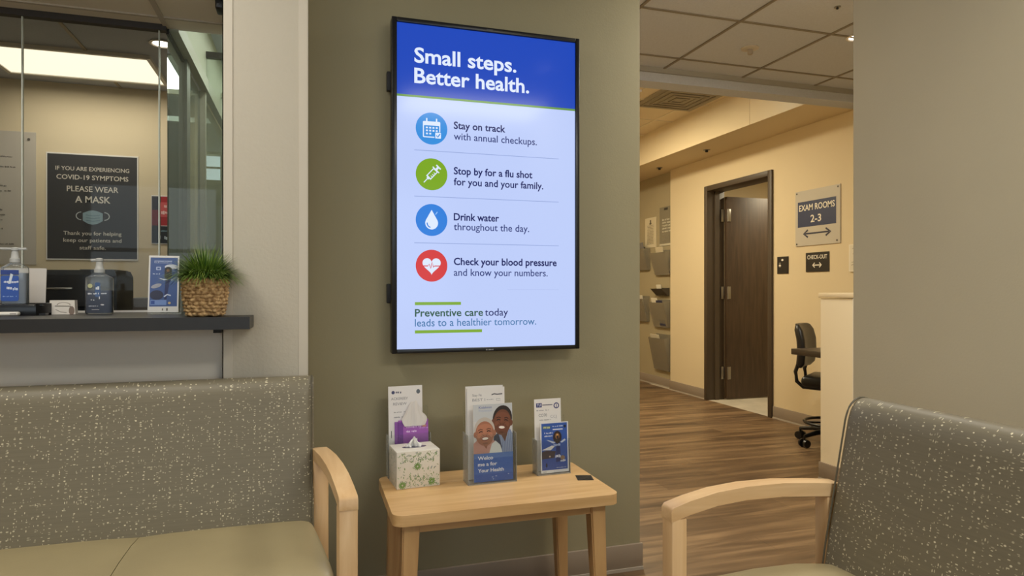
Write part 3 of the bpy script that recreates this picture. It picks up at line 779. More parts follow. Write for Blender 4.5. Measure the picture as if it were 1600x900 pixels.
tt.location = (0.355, 2.330, TT+0.180); tt.rotation_euler = (0.05, 0, 0.06)
# it is tucked between the white and the purple leaflets
tt.location = (0.366, 2.3395, TT+0.176)
tag(tt, 'crumpled white tissue tucked between the purple and white leaflets', 'tissue')

# ---- central couple brochure
holder('clear holder with the couple brochure in the middle of the side table', (0.604, 2.195, TT), 0.02, 0.172, 0.068, 0.27, 0.045)
def cover_back(q, w, h):
    q.rect(-w/2, w/2, 0, h, (228, 224, 220)); q.text('Stay Fit', -w*0.36, h*0.905, 0.008, (110, 108, 116), 0.034); q.line([(w*0.15, h*0.915), (w*0.22, h*0.925), (w*0.30, h*0.918), (w*0.44, h*0.922)], 0.004, (90, 90, 96))
    q.text('BEST I', -w*0.36, h*0.852, 0.009, (130, 128, 136), 0.046); q.scribble(w*0.0, w*0.18, h*0.858, 0.004, GRY, 2); q.line([(w*0.28, h*0.87), (w*0.28, h*0.85), (w*0.38, h*0.85), (w*0.38, h*0.87), (w*0.28, h*0.87)], 0.0012, GRY)
leaflet('folded_leaflet', 'white leaflet standing directly behind the couple brochure', (0.596, 2.206, TT+0.006), 0.02, 0.136, 0.314, 0.045, cover_back)
leaflet('folded_leaflet', 'rearmost white leaflet behind the couple brochure', (0.592, 2.213, TT+0.006), 0.02, 0.136, 0.319, 0.045, lambda q, w, h: q.rect(-w/2, w/2, 0, h, (222, 218, 214)))
def face(q, cx, cz, rx, rz, skin, dark, hair, rot):
    def L(u, v): return (cx+u*rx*math.cos(rot)-v*rz*math.sin(rot), cz+u*rx*math.sin(rot)+v*rz*math.cos(rot))
    def el(u, v, a, b, c, n=24, **k): p_ = L(u, v); q.ell(p_[0], p_[1], a*rx, b*rz, c, rot, n, **k)
    el(0, 0.26, 1.06, 1.02, hair); el(-1.0, -0.08, 0.16, 0.24, skin); el(1.0, -0.08, 0.16, 0.24, skin)
    el(0, -0.06, 0.97, 1.02, skin); el(0, 0.34, 0.80, 0.40, tuple(min(255, int(c*1.12)) for c in skin))
    for s_ in (-1, 1):
        q.line([L(s_*0.20, 0.27), L(s_*0.42, 0.33), L(s_*0.66, 0.25)], rz*0.075, dark)
        q.line([L(s_*0.22, 0.10), L(s_*0.40, 0.15), L(s_*0.60, 0.08)], rz*0.085, (34, 24, 22))
        el(s_*0.56, -0.20, 0.26, 0.20, tuple(min(255, int(c*1.16)) for c in skin))
        q.line([L(s_*0.34, -0.22), L(s_*0.56, -0.42)], rz*0.035, dark)
    q.line([L(-0.05, 0.16), L(-0.10, -0.10)], rz*0.05, tuple(min(255, int(c*1.18)) for c in skin))
    el(0, -0.17, 0.24, 0.13, tuple(min(255, int(c*1.08)) for c in skin)); el(-0.12, -0.21, 0.06, 0.04, dark, 10); el(0.12, -0.21, 0.06, 0.04, dark, 10)
    el(0, -0.48, 0.38, 0.17, (128, 66, 56)); el(0, -0.465, 0.32, 0.105, (244, 238, 230), n=20)
    el(0, -0.86, 0.30, 0.07, tuple(int(c*0.86) for c in skin))
def cover_couple(q, w, h):
    q.rect(-w/2, w/2, 0, h, (206, 206, 206)).rect(-w/2, w/2, h*0.78, h, (196, 200, 204))
    q.text('Kidskion', -w*0.36, h*0.945, 0.008, (96, 112, 170), 0.046, 0.01).text('Prevention', -w*0.36, h*0.905, 0.007, (150, 168, 204), 0.048)
    # shoulders: darker jacket and blue striped shirt at the right, pale top at the left
    q.poly([(-w*0.02, h*0.36), (w*0.06, h*0.58), (w*0.22, h*0.66), (w*0.44, h*0.66), (w/2, h*0.60), (w/2, h*0.34)], (128, 142, 178))
    for i in range(7): q.line([(w*(0.22+0.045*i), h*0.36), (w*(0.20+0.045*i), h*0.62)], 0.0012, (176, 186, 212))
    q.poly([(-w*0.04, h*0.36), (w*0.02, h*0.58), (w*0.13, h*0.62), (w*0.22, h*0.44), (w*0.20, h*0.34)], (54, 58, 78))
    q.poly([(w*0.14, h*0.66), (w*0.40, h*0.66), (w*0.30, h*0.50)], (104, 66, 50))
    q.poly([(-w/2, h*0.34), (-w/2, h*0.50), (-w*0.36, h*0.56), (-w*0.10, h*0.56), (w*0.10, h*0.50), (w*0.20, h*0.34)], (196, 148, 136))
    q.poly([(-w*0.12, h*0.34), (-w*0.04, h*0.48), (w*0.06, h*0.52), (w*0.18, h*0.46), (w*0.24, h*0.34)], (222, 224, 222))
    q.poly([(-w*0.36, h*0.56), (-w*0.08, h*0.56), (-w*0.18, h*0.42)], (150, 98, 76))
    face(q, w*0.235, h*0.765, w*0.235, h*0.165, (112, 70, 52), (62, 36, 28), (44, 36, 34), -0.10)
    face(q, -w*0.215, h*0.630, w*0.245, h*0.158, (164, 110, 86), (104, 64, 50), (192, 184, 176), 0.06)
    q.rect(-w/2, w/2, 0, h*0.365, (66, 104, 182)); q.rect(-w/2, w/2, h*0.30, h*0.365, (92, 126, 192)); q.rect(-w/2, w/2, 0, h*0.10, (54, 92, 172))
    q.text('Welco', -w*0.40, h*0.285, 0.0115, (240, 242, 246), 0.054, 0.02).text('me a for', -w*0.40, h*0.205, 0.0115, (240, 242, 246), 0.068, 0.02).text('Your Health', -w*0.40, h*0.125, 0.0115, (240, 242, 246), 0.092, 0.02)
    for x, z in ((-0.05, 0.05), (0.04, 0.06), (0.36, 0.075), (-0.03, 0.025)): q.rect(w*x, w*x+0.005, h*z, h*z+0.002, (180, 200, 232))
leaflet('picture_brochure', 'blue brochure with two smiling faces above the words Your Health', (0.6105, 2.1705, TT+0.006), 0.02, 0.140, 0.262, 0.045, cover_couple, thick=0.003)

# ---- right holder
holder('clear holder with blue and white leaflets at the right of the side table', (0.843, 2.226, TT), 0.03, 0.126, 0.050, 0.20, 0.05)
def cover_w(q, w, h):
    q.rect(-w/2, w/2, 0, h, (230, 226, 222)); q.rect(-w*0.43, -w*0.22, h*0.885, h*0.945, (52, 58, 116)); q.text('TU', -w*0.40, h*0.90, 0.009, (220, 222, 236), 0.015, 0.02)
    q.line([(-w*0.20, h*0.915), (w*0.18, h*0.915)], 0.003, (96, 96, 116)); q.ring(w*0.33, h*0.90, 0.009, 0.004, (70, 72, 120)).line([(w*0.33, h*0.92), (w*0.33, h*0.87)], 0.003, (110, 112, 150))
    q.scribble(-w*0.42, w*0.05, h*0.835, 0.004, (140, 138, 150), 3); q.text('CO70', -w*0.34, h*0.755, 0.010, (120, 118, 126), 0.032); q.text('CCJ', w*0.10, h*0.73, 0.010, (170, 168, 172), 0.024); q.scribble(-w*0.32, w*0.1, h*0.70, 0.004, GRY, 4)
leaflet('folded_leaflet', 'white leaflet with navy heading behind the blue gadget leaflet', (0.836, 2.236, TT+0.006), 0.03, 0.104, 0.258, 0.05, cover_w)
def cover_gadget(q, w, h):
    q.rect(-w/2, w/2, 0, h, (218, 220, 226)); q.rect(-w*0.46, w*0.46, h*0.055, h*0.985, (52, 88, 170)); q.rect(-w*0.46, w*0.46, h*0.055, h*0.30, (46, 80, 160))
    q.rect(-w*0.42, -w*0.14, h*0.875, h*0.935, (84, 110, 130)); q.scribble(-w*0.40, -w*0.16, h*0.882, 0.008, (190, 200, 150), 1); q.scribble(-w*0.10, w*0.28, h*0.905, 0.005, (196, 208, 236), 2); q.rect(-w*0.06, w*0.30, h*0.845, h*0.868, (206, 214, 234)); q.ell(w*0.38, h*0.91, 0.005, 0.005, (30, 40, 60))
    q.scribble(-w*0.36, -w*0.04, h*0.775, 0.006, (206, 214, 236), 5); q.scribble(-w*0.36, -w*0.08, h*0.715, 0.006, (206, 214, 236), 6)
    q.poly([(w*0.04, h*0.20), (w*0.22, h*0.22), (w*0.18, h*0.62), (w*0.06, h*0.62)], (34, 50, 110))
    q.ell(w*0.10, h*0.70, w*0.155, h*0.125, (44, 34, 40)).ell(w*0.10, h*0.72, w*0.075, h*0.06, (150, 104, 62)).ell(w*0.11, h*0.70, w*0.04, h*0.04, (52, 40, 44)).ell(w*0.10, h*0.745, w*0.03, h*0.012, (216, 182, 120))
    q.poly([(-w*0.30, h*0.66), (-w*0.06, h*0.58), (w*0.04, h*0.60), (-w*0.16, h*0.64)], (200, 210, 232)).poly([(w*0.20, h*0.60), (w*0.36, h*0.66), (w*0.40, h*0.63), (w*0.26, h*0.58)], (196, 210, 236))
    q.poly([(-w*0.46, h*0.46), (-w*0.10, h*0.54), (w*0.0, h*0.52), (-w*0.14, h*0.45)], (226, 226, 226)); q.poly([(-w*0.46, h*0.28), (-w*0.46, h*0.42), (-w*0.30, h*0.45), (w*0.04, h*0.42), (-w*0.02, h*0.29)], (70, 58, 64)); q.ell(-w*0.18, h*0.325, 0.003, 0.003, (190, 170, 160))
    q.scribble(-w*0.04, w*0.18, h*0.52, 0.010, (180, 196, 232), 9).scribble(-w*0.02, w*0.20, h*0.29, 0.012, (214, 220, 240), 8); q.ell(w*0.28, h*0.285, w*0.08, h*0.045, (140, 116, 92)); q.scribble(w*0.20, w*0.34, h*0.20, 0.009, (206, 212, 232), 10)
    q.ell(-w*0.30, h*0.155, 0.003, 0.008, (20, 28, 50)); q.scribble(w*0.05, w*0.38, h*0.085, 0.003, (180, 196, 232), 12); q.rect(-w/2, -w*0.05, 0, h*0.05, (232, 232, 232)); q.rect(-w*0.42, -w*0.30, h*0.02, h*0.028, (120, 120, 128))
leaflet('folded_leaflet', 'blue leaflet picturing a dark handheld gadget, in the right holder', (0.849, 2.206, TT+0.006), 0.03, 0.108, 0.178, 0.05, cover_gadget, thick=0.003)
# dark card lying on the table
cd = thing('business_card', 'small dark patterned card lying flat at the right end of the side table', 'card', (0.930, 2.130, TT), -0.25)
bx('card_stock', mat('dark_card', (56, 50, 46), 0.5), -0.028, 0.028, -0.030, 0.030, 0.0003, 0.0015, cd)
bm = BM()
for i in range(4):
    for j in range(4):
        if (i*3+j*5) % 4: box(bm, -0.024+i*0.0125, -0.015+i*0.0125, -0.026+j*0.0135, -0.016+j*0.0135, 0.0015, 0.0018)
obj('pattern_print', bm, mat('card_ink', (24, 22, 22), 0.4), cd, 0)
# low wall outlet under the table
wo = thing('wall_outlet', 'faint taupe wall outlet plate low on the wall under the side table', 'outlet', (0.455, 2.44, 0.29))
bx('plate', mat('taupe_plate', (150, 140, 118), 0.4), -0.020, 0.020, -0.005, 0, -0.022, 0.038, wo, 0.002)
bx('socket', mat('socket_face', (172, 164, 146), 0.4), -0.011, 0.011, -0.007, -0.005, -0.004, 0.024, wo, 0.001)

# ================================================================== RECEPTION COUNTER AND ITS THINGS
ct = thing('reception_counter', 'dark brown laminate reception counter ledge with the basket plant on it', 'counter', (-0.8, 2.3, 0))
bm = BM(); prism(bm, [(-1.69, -0.25), (0.641, -0.25), (0.641, -0.101), (0.553, -0.101), (0.553, 0.29), (-1.69, 0.29)], 1.036, 1.072, 'z', 0.002, 2)
obj('ledge', bm, M_LAMINATE, ct)
bx('rear_strip', M_WHITE_PL, -1.69, 0.32, 0.276, 0.289, 1.0725, 1.079, ct)
bx('support_bracket', M_BLACK_MATTE, 0.530, 0.552, -0.14, -0.085, 1.020, 1.036, ct)
CT = 1.0722
desk = thing('reception_desk', 'dark inner desk standing behind the reception glass', 'desk', (-1.4, 3.0, 0))
bx('desktop', mat('desk_brown', (96, 84, 70), 0.5), -1.05, 0.89, -0.37, 0.35, 0.72, 0.76, desk, 0.003)
bx('panel', MATS['desk_brown'], -1.0, -0.97, -0.3, 0.3, 0, 0.72, desk); bx('panel', MATS['desk_brown'], 0.84, 0.87, -0.3, 0.3, 0, 0.72, desk)

# plant
pl = thing('potted_grass', 'round tuft of green artificial grass in a woven tan basket', 'plant', (-0.2875, 2.128, CT+0.0016))
bm = BM(); rings = []
NA, NR = 132, 56; HB = 0.113
for j in range(NR+1):
    v = j/NR; z = HB*v; r0 = 0.0500+0.0125*v+0.004*math.sin(PI*v)
    row = v*11; ring = []
    for i in range(NA):
        a = 2*PI*i/NA
        k = int(row); off = 0.5 if k % 2 else 0.0
        u = (a/(2*PI)*20+off) % 1.0; w_ = row-k
        bumpy = (math.sin(PI*u)**0.7)*(math.sin(PI*w_)**0.6)
        r = r0+0.0062*bumpy-0.002+0.0012*math.sin(a*7+k*2.3)
        ring.append((r*math.cos(a), r*math.sin(a), z+0.0012*math.sin(a*9+k)))
    rings.append(ring)
inner = [[(0.9*p_[0], 0.9*p_[1], HB-0.004) for p_ in rings[-1]], [(0.85*p_[0], 0.85*p_[1], HB-0.03) for p_ in rings[-1]]]
loft(bm, rings+inner)
mb = bpy.data.materials.new('woven_straw'); mb.use_nodes = True; nt = mb.node_tree; b = nt.nodes['Principled BSDF']; b.inputs['Roughness'].default_value = 0.7
tc = node(nt, 'ShaderNodeTexCoord'); n1 = node(nt, 'ShaderNodeTexNoise'); n1.inputs['Scale'].default_value = 90; r1 = node(nt, 'ShaderNodeValToRGB')
r1.color_ramp.elements[0].position = 0.35; r1.color_ramp.elements[1].position = 0.65
r1.color_ramp.elements[0].color = lin((132, 98, 58)); r1.color_ramp.elements[1].color = lin((206, 172, 122))
nt.links.new(tc.outputs['Object'], n1.inputs['Vector']); nt.links.new(n1.outputs['Fac'], r1.inputs['Fac']); nt.links.new(r1.outputs['Color'], b.inputs['Base Color'])
obj('basket', bm, mb, pl, 80)
bm = BM(); lathe(bm, [(0.001, 0.090), (0.051, 0.090), (0.051, 0.100), (0.03, 0.108), (0.001, 0.110)], n=20); obj('soil', bm, mat('dark_soil', (34, 36, 20), 0.9), pl)
bm = BM(); rnd = random.Random(5)
for i in range(1900):
    a = rnd.uniform(0, 2*PI); q_ = math.sqrt(rnd.random()); rr_ = 0.050*q_; ph = 1.62*q_*rnd.uniform(0.78, 1.05); da = a+rnd.gauss(0, 0.25)
    base = Vector((rr_*math.cos(a), rr_*math.sin(a), 0.100)); ln = rnd.uniform(0.062, 0.104)*(1.22-0.36*q_)
    d0 = Vector((math.cos(da)*math.sin(ph), math.sin(da)*math.sin(ph), math.cos(ph)))
    side = Vector((-math.sin(da), math.cos(da), 0)); wv = rnd.uniform(0.0011, 0.0020); pts = []
    for s_ in (0, 0.4, 0.75, 1.0):
        p_ = base+d0*ln*s_+Vector((0, 0, 0.016*math.sin(ph)*math.sin(PI*s_*0.9)-0.010*s_*s_*ph))
        p_.y = min(p_.y, 0.058+0.010*rnd.random())
        pts.append((p_, wv*(1-s_*0.85)))
    vs = []
    for p_, w_ in pts:
        vs.append((bm.verts.new(p_-side*w_), bm.verts.new(p_+side*w_)))
    for v2 in vs:
        for v in v2: v.co.y = min(v.co.y, 0.0695)
    for (a1, b1), (a2, b2) in zip(vs, vs[1:]): f_ = bm.faces.new((a1, b1, b2, a2)); f_.material_index = i % 3
obj('grass_blades', bm, [mat('grass_green', (96, 128, 44), 0.5), mat('grass_dark', (52, 88, 30), 0.5), mat('grass_light', (140, 164, 74), 0.5)], pl, 180)

# blue brochure in a clear sleeve on the counter
holder('clear slanted holder beside the basket plant on the reception counter', (-0.440, 2.372, CT), 0.10, 0.094, 0.036, 0.15, 0.26)
def cover_counter(q, w, h):
    q.rect(-w/2, w/2, 0, h, (214, 212, 208)); q.rect(-w*0.45, w*0.45, h*0.10, h*0.965, (58, 84, 140)); q.rect(-w*0.32, w*0.26, h*0.865, h*0.91, (150, 164, 196)); q.scribble(-w*0.3, w*0.24, h*0.868, 0.006, (60, 80, 130), 1)
    q.rrect(-w*0.26, -w*0.10, h*0.74, h*0.80, 0.002, (160, 174, 206)); q.rrect(-w*0.22, -w*0.14, h*0.755, h*0.785, 0.001, (58, 84, 140)); q.scribble(-w*0.40, -w*0.14, h*0.66, 0.005, (170, 184, 212), 2)
    q.ell(w*0.24, h*0.80, w*0.22, h*0.045, (196, 202, 212)); q.poly([(w*0.02, h*0.22), (w*0.10, h*0.22), (w*0.22, h*0.62), (w*0.06, h*0.62)], (30, 42, 88))
    q.rrect(w*0.02, w*0.26, h*0.58, h*0.80, 0.009, (30, 28, 36)).ell(w*0.13, h*0.735, w*0.05, h*0.025, (128, 92, 62))
    q.poly([(-w*0.18, h*0.60), (w*0.0, h*0.56), (w*0.16, h*0.58), (w*0.0, h*0.585)], (200, 210, 226)).poly([(w*0.22, h*0.57), (w*0.44, h*0.63), (w*0.40, h*0.60), (w*0.26, h*0.55)], (186, 200, 224))
    q.ell(-w*0.24, h*0.46, w*0.18, h*0.035, (150, 152, 164), 0.35); q.ell(-w*0.22, h*0.30, w*0.22, h*0.085, (38, 44, 72)); q.line([(w*0.02, h*0.27), (w*0.12, h*0.31), (w*0.24, h*0.29)], 0.004, (196, 206, 226))
    q.rect(-w*0.42, w*0.10, h*0.125, h*0.215, (112, 140, 196)); q.rect(-w*0.40, -w*0.28, h*0.14, h*0.20, (48, 78, 150)); q.ell(w*0.20, h*0.16, 0.004, 0.004, (196, 176, 130)); q.rect(-w*0.04, w*0.0, h*0.03, h*0.065, (120, 110, 100)).rect(w*0.10, w*0.15, h*0.025, h*0.07, (90, 84, 78))
leaflet('counter_brochure', 'blue brochure with dark handheld device standing on the reception counter', (-0.442, 2.352, CT+0.006), 0.10, 0.088, 0.190, 0.26, cover_counter, thick=0.003)

# sanitiser bottles
M_BOTTLE = glass('clear_bottle', (246, 248, 248), 1.3, 0.04, haze=0.10, hazecol=(210, 214, 216))
M_PUMP = glass('frosted_pump', (220, 222, 222), 1.4, 0.1, haze=0.55, hazecol=(226, 226, 224))
def bottle(label, loc, w, d, h, liquid, fill, rz=0.0, kind=0):
    t = thing('sanitizer_bottle', label, 'bottle', loc, rz)
    def ring(sx, sy, z, n=28):
        e = 0.45
        return [(sx*math.copysign(abs(math.cos(2*PI*i/n))**e, math.cos(2*PI*i/n)), sy*math.copysign(abs(math.sin(2*PI*i/n))**e, math.sin(2*PI*i/n)), z) for i in range(n)]
    a, b_ = w/2, d/2
    bm = BM(); loft(bm, [ring(a*0.94, b_*0.9, 0), ring(a, b_, 0.005), ring(a, b_, h*0.60), ring(a*0.97, b_, h*0.645), ring(a*0.55, b_*0.85, h*0.70), ring(a*0.36, b_*0.6, h*0.72), ring(a*0.34, a*0.34, h*0.735)])
    obj('bottle_body', bm, M_BOTTLE, t, 50)
    bm = BM(); loft(bm, [ring(a*0.90, b_*0.86, 0.003), ring(a*0.955, b_*0.94, 0.007), ring(a*0.955, b_*0.94, h*fill)]); obj('gel', bm, liquid, t, 50)
    bm = BM(); lathe(bm, [(a*0.40, h*0.735), (a*0.40, h*0.80), (a*0.30, h*0.815), (a*0.26, h*0.90), (a*0.22, h*0.94), (a*0.30, h*0.945), (a*0.30, h*0.985), (a*0.16, h*1.0), (0.001, h*1.0)], n=20)
    if kind: tube(bm, [(-a*1.1, 0, h*0.972), (a*0.9, 0, h*0.972)], 0.004)
    else: tube(bm, [(0, 0, h*0.965), (-a*0.6, -0.004, h*0.955)], 0.005)
    obj('pump', bm, M_PUMP, t, 50)
    q = Print('paper', -b_-0.0006, 0.0001)
    if kind:
        q.rrect(-a*0.86, a*0.50, h*0.06, h*0.50, 0.006, (52, 88, 170)); q.rect(-a*0.86, a*0.50, h*0.52, h*0.60, (48, 70, 140)); q.poly([(-a*0.30, h*0.36), (-a*0.12, h*0.36), (a*0.08, h*0.52), (-a*0.12, h*0.54)], (214, 222, 234))
        q.scribble(-a*0.62, a*0.40, h*0.37, 0.008, (216, 222, 238), 1).scribble(-a*0.62, 0, h*0.255, 0.011, (220, 226, 240), 2).scribble(a*0.05, a*0.36, h*0.24, 0.012, (196, 210, 236), 4).scribble(-a*0.70, a*0.30, h*0.13, 0.004, (150, 180, 226), 3)
    else:
        q.rrect(-a*0.22, a*0.16, h*0.30, h*0.56, 0.004, (70, 96, 140)); q.scribble(-a*0.16, a*0.12, h*0.42, 0.014, (222, 226, 232), 1).scribble(-a*0.14, a*0.10, h*0.25, 0.012, (222, 226, 232), 2)
        q.scribble(-a*0.72, a*0.02, h*0.345, 0.006, (216, 220, 228), 3).scribble(a*0.22, a*0.6, h*0.35, 0.005, (200, 206, 218), 4).scribble(-a*0.5, -a*0.3, h*0.235, 0.005, (200, 206, 218), 5).scribble(-a*0.66, 0, h*0.13, 0.004, (190, 198, 214), 6).scribble(a*0.2, a*0.5, h*0.15, 0.006, (210, 214, 222), 7)
        q.ell(-a*0.56, h*0.50, 0.007, 0.007, (186, 186, 140), n=12).rect(-a*0.44, a*0.1, h*0.075, h*0.082, (200, 206, 218))
    q.build('label_print', t)
    return t
bottle('pump bottle of blue hand gel between the white card holder and blue brochure', (-0.648, 2.455, CT), 0.078, 0.040, 0.182, mat('blue_gel', (62, 76, 108), 0.2), 0.42, 0.05)

# black tray with bottle and notice stand at the left end
tr = thing('paper_tray', 'low black desk tray at the left end of the reception counter', 'tray', (-0.92, 2.41, CT))
bm = BM(); box(bm, -0.16, 0.128, -0.055, -0.047, 0, 0.030, 0.002); box(bm, -0.16, 0.150, 0.075, 0.083, 0, 0.036, 0.002); box(bm, -0.16, 0.150, -0.047, 0.083, 0, 0.006)
prism(bm, [(0.128, -0.055), (0.150, -0.020), (0.150, 0.083), (0.142, 0.083), (0.142, -0.018), (0.122, -0.047)], 0, 0.036, 'z')
obj('tray_body', bm, M_BLACK, tr)
bx('tray_lid', M_BLACK, -0.16, 0.142, -0.046, 0.076, 0.0285, 0.0325, tr, 0.001)
bottle('clear pump bottle with bright blue label standing on the black tray', (-0.868, 2.415, CT+0.0326), 0.070, 0.040, 0.178, mat('pale_gel', (176, 184, 200), 0.2), 0.55, 0.0, 1)
ns = thing('notice_stand', 'white blank notice sheet standing behind the bright blue labelled bottle', 'notice', (-0.90, 2.520, CT))
bm = BM(); loft(bm, [[(-0.12, 0.0, 0.0), (0.078, 0.0, 0.0), (0.078, 0.003, 0.0), (-0.12, 0.003, 0.0)], [(-0.12, 0.014, 0.149), (0.078, 0.014, 0.149), (0.078, 0.017, 0.149), (-0.12, 0.017, 0.149)]]); obj('sheet', bm, mat('matte_sheet', (206, 200, 194), 0.6), ns)
bx('foot', M_ACRYLIC_EDGE, -0.11, 0.07, -0.006, 0.03, 0, 0.004, ns)
mo = thing('white_clip', 'small flat white rounded clip on the ledge before the black tray', 'clip', (-0.862, 2.335, CT))
bm = BM(); box(bm, -0.036, 0.034, -0.012, 0.012, 0.0, 0.012, 0.005, 3); obj('clip_body', bm, M_WHITE_PL, mo, 40)
bx('clip_tab', mat('grey_tab', (170, 164, 158), 0.4), 0.014, 0.030, -0.013, -0.0115, 0.003, 0.009, mo)
ch_ = thing('card_holder', 'small white card holder with grey scribbled print on the counter', 'card holder', (-0.741, 2.425, CT))
bm = BM(); prism(bm, [(-0.036, 0.0), (0.036, 0.0), (0.034, 0.045), (-0.034, 0.045)], -0.010, 0.016, 'y', 0.002); obj('holder_body', bm, mat('card_white', (222, 214, 204), 0.6), ch_)
q = Print('paper', -0.0101, 0.0001); q.ring(0.004, 0.030, 0.008, 0.0015, (150, 140, 128), 0, PI, 14, 2.2).line([(-0.020, 0.027), (0.024, 0.026)], 0.003, (128, 120, 108)).line([(-0.018, 0.016), (-0.004, 0.008), (0.012, 0.006)], 0.002, (150, 140, 128)); q.ell(0.026, 0.012, 0.008, 0.014, (128, 110, 98))
q.build('scribble_print', ch_)
# desk printer behind the glass
pr = thing('desk_printer', 'large glossy black printer on the desk behind the reception glass', 'printer', (-0.86, 2.90, 0.76))
bm = BM()
prism(bm, [(-0.22, 0.0), (0.186, 0.0), (0.186, 0.440), (0.176, 0.463), (-0.22, 0.463)], -0.15, 0.11, 'y', 0.006); 
for v in bm.verts:
    if v.co.y < -0.10 and v.co.z > 0.40: v.co.y += 0.02
obj('printer_body', bm, mat('printer_black', (22, 22, 23), 0.5), pr)
bm = BM(); prism(bm, [(-0.22, 0.33), (0.17, 0.33), (0.17, 0.445), (-0.22, 0.445)], -0.158, -0.13, 'y', 0.004); obj('front_panel', bm, mat('charcoal_gloss', (34, 34, 36), 0.22), pr)
bx('paper_slot', M_STEEL, -0.03, 0.05, -0.162, -0.157, 0.392, 0.398, pr, 0.001)
bm = BM(); prism(bm, [(0.06, 0.463), (0.172, 0.463), (0.172, 0.466), (0.06, 0.466)], -0.11, 0.09, 'y'); obj('top_cover', bm, mat('charcoal_satin', (70, 68, 64), 0.4), pr)
og = thing('desk_organizer', 'low dark desk organizer right of the black printer behind the glass', 'organizer', (-0.56, 2.88, 0.76))
bm = BM(); box(bm, -0.075, 0.06, -0.06, 0.06, 0, 0.36, 0.004); obj('organizer_body', bm, mat('dark_taupe_plastic', (70, 62, 54), 0.5), og)
cu_ = thing('paper_cup', 'small pale cup on the dark organizer behind the reception glass', 'cup', (-0.535, 2.88, 1.121))
bm = BM(); lathe(bm, [(0.018, 0), (0.024, 0.045), (0.027, 0.046), (0.027, 0.052), (0.001, 0.052)], n=18); obj('cup_body', bm, M_WHITE_PL, cu_)

# posters on the reception rear wall
def sheet_sign(name, label, cat, loc, rz, w, h, m, fn, depth=0.004, part='panel'):
    t = thing(name, label, cat, loc, rz)
    bx(part, m, -w/2, w/2, -depth, 0, -h/2, h/2, t, 0.0008, 1)
    q = Print('paper', -depth-0.0003, 0.0003); q.rect(-w*0.499, w*0.499, -h*0.499, h*0.499, m); fn(q, w, h); q.build('lettering', t)
    return t
def covid(q, w, h):
    q.rect(-w*0.487, w*0.487, -h*0.487, h*0.487, (60, 60, 62)); T = (214, 208, 196)
    q.text('IF YOU ARE EXPERIENCING', 0, h*0.338, h*0.036, T, w*0.80, 0.008, 'c').text('COVID-19 SYMPTOMS', 0, h*0.255, h*0.042, T, w*0.78, 0.012, 'c')
    q.text('PLEASE WEAR', 0, h*0.143, h*0.050, T, w*0.56, 0.010, 'c').text('A MASK', 0, h*0.040, h*0.060, T, w*0.385, 0.018, 'c')
    for sx in (-1, 1): q.ring(sx*w*0.125, -h*0.085, h*0.036, h*0.007, (190, 196, 196), PI/2 if sx < 0 else -PI/2, 1.5*PI if sx < 0 else PI/2, 16, 1.15)
    q.poly([(-w*0.108, -h*0.058), (-w*0.05, -h*0.038), (0, -h*0.030), (w*0.05, -h*0.038), (w*0.108, -h*0.058), (w*0.108, -h*0.130), (w*0.05, -h*0.158), (0, -h*0.165), (-w*0.05, -h*0.158), (-w*0.108, -h*0.130)], (142, 166, 176))
    for z in (-0.075, -0.100, -0.125): q.line([(-w*0.075, h*z), (0, h*(z-0.008)), (w*0.075, h*z)], h*0.005, (104, 130, 142))
    q.text('Thank you for helping', 0, -h*0.265, h*0.034, T, w*0.63, 0.010, 'c').text('keep our patients and', 0, -h*0.330, h*0.034, T, w*0.63, 0.010, 'c').text('staff safe.', 0, -h*0.400, h*0.034, T, w*0.285, 0.010, 'c')
sheet_sign('mask_poster', 'charcoal poster asking to please wear a mask on the cream reception wall', 'poster', (-1.248, 4.60, 1.655), 0, 0.492, 0.648, M_WHITE, covid)
for cx, cz in ((-0.244, 0.322), (0.244, 0.322), (-0.244, -0.322), (0.244, -0.322)): pass
def notice(q, w, h):
    z = h*0.30; k = 0
    while z > -h*0.40:
        q.scribble(-w*0.30, w*random.Random(k).uniform(0.05, 0.30), z, 0.010, (104, 98, 92), k+20, 0.9); k += 1
        z -= 0.030 if k % 4 else 0.052
    q.ell(w*0.43, h*0.445, 0.008, 0.006, (96, 90, 84), n=10)
sheet_sign('clear_notice_board', 'pale acrylic notice full of small print left of the mask poster', 'notice', (-1.80, 4.60, 1.695), 0, 0.51, 0.79, mat('pale_notice', (198, 190, 178), 0.35), notice)
def redblack(q, w, h):
    q.rect(-w*0.48, w*0.48, -h*0.12, h*0.48, (170, 44, 48)); q.rect(-w*0.48, -w*0.10, -h*0.48, h*0.48, (40, 34, 36)); q.rect(-w*0.48, -w*0.10, -h*0.12, h*0.2, (110, 34, 38)); q.rrect(-w*0.16, w*0.46, h*0.06, h*0.36, 0.006, (206, 92, 92))
    q.scribble(-w*0.08, w*0.40, h*0.24, 0.022, (236, 190, 186), 2).scribble(-w*0.08, w*0.40, h*0.11, 0.024, (240, 206, 200), 3); q.rect(-w*0.48, w*0.48, -h*0.48, -h*0.13, (38, 42, 46)); q.scribble(-w*0.2, w*0.42, -h*0.42, 0.030, (186, 200, 204), 5).scribble(-w*0.1, w*0.42, -h*0.25, 0.012, (120, 150, 156), 6)
sheet_sign('small_poster', 'small red and black poster right of the mask poster', 'poster', (-0.862, 4.60, 1.590), 0, 0.135, 0.305, M_WHITE, redblack)

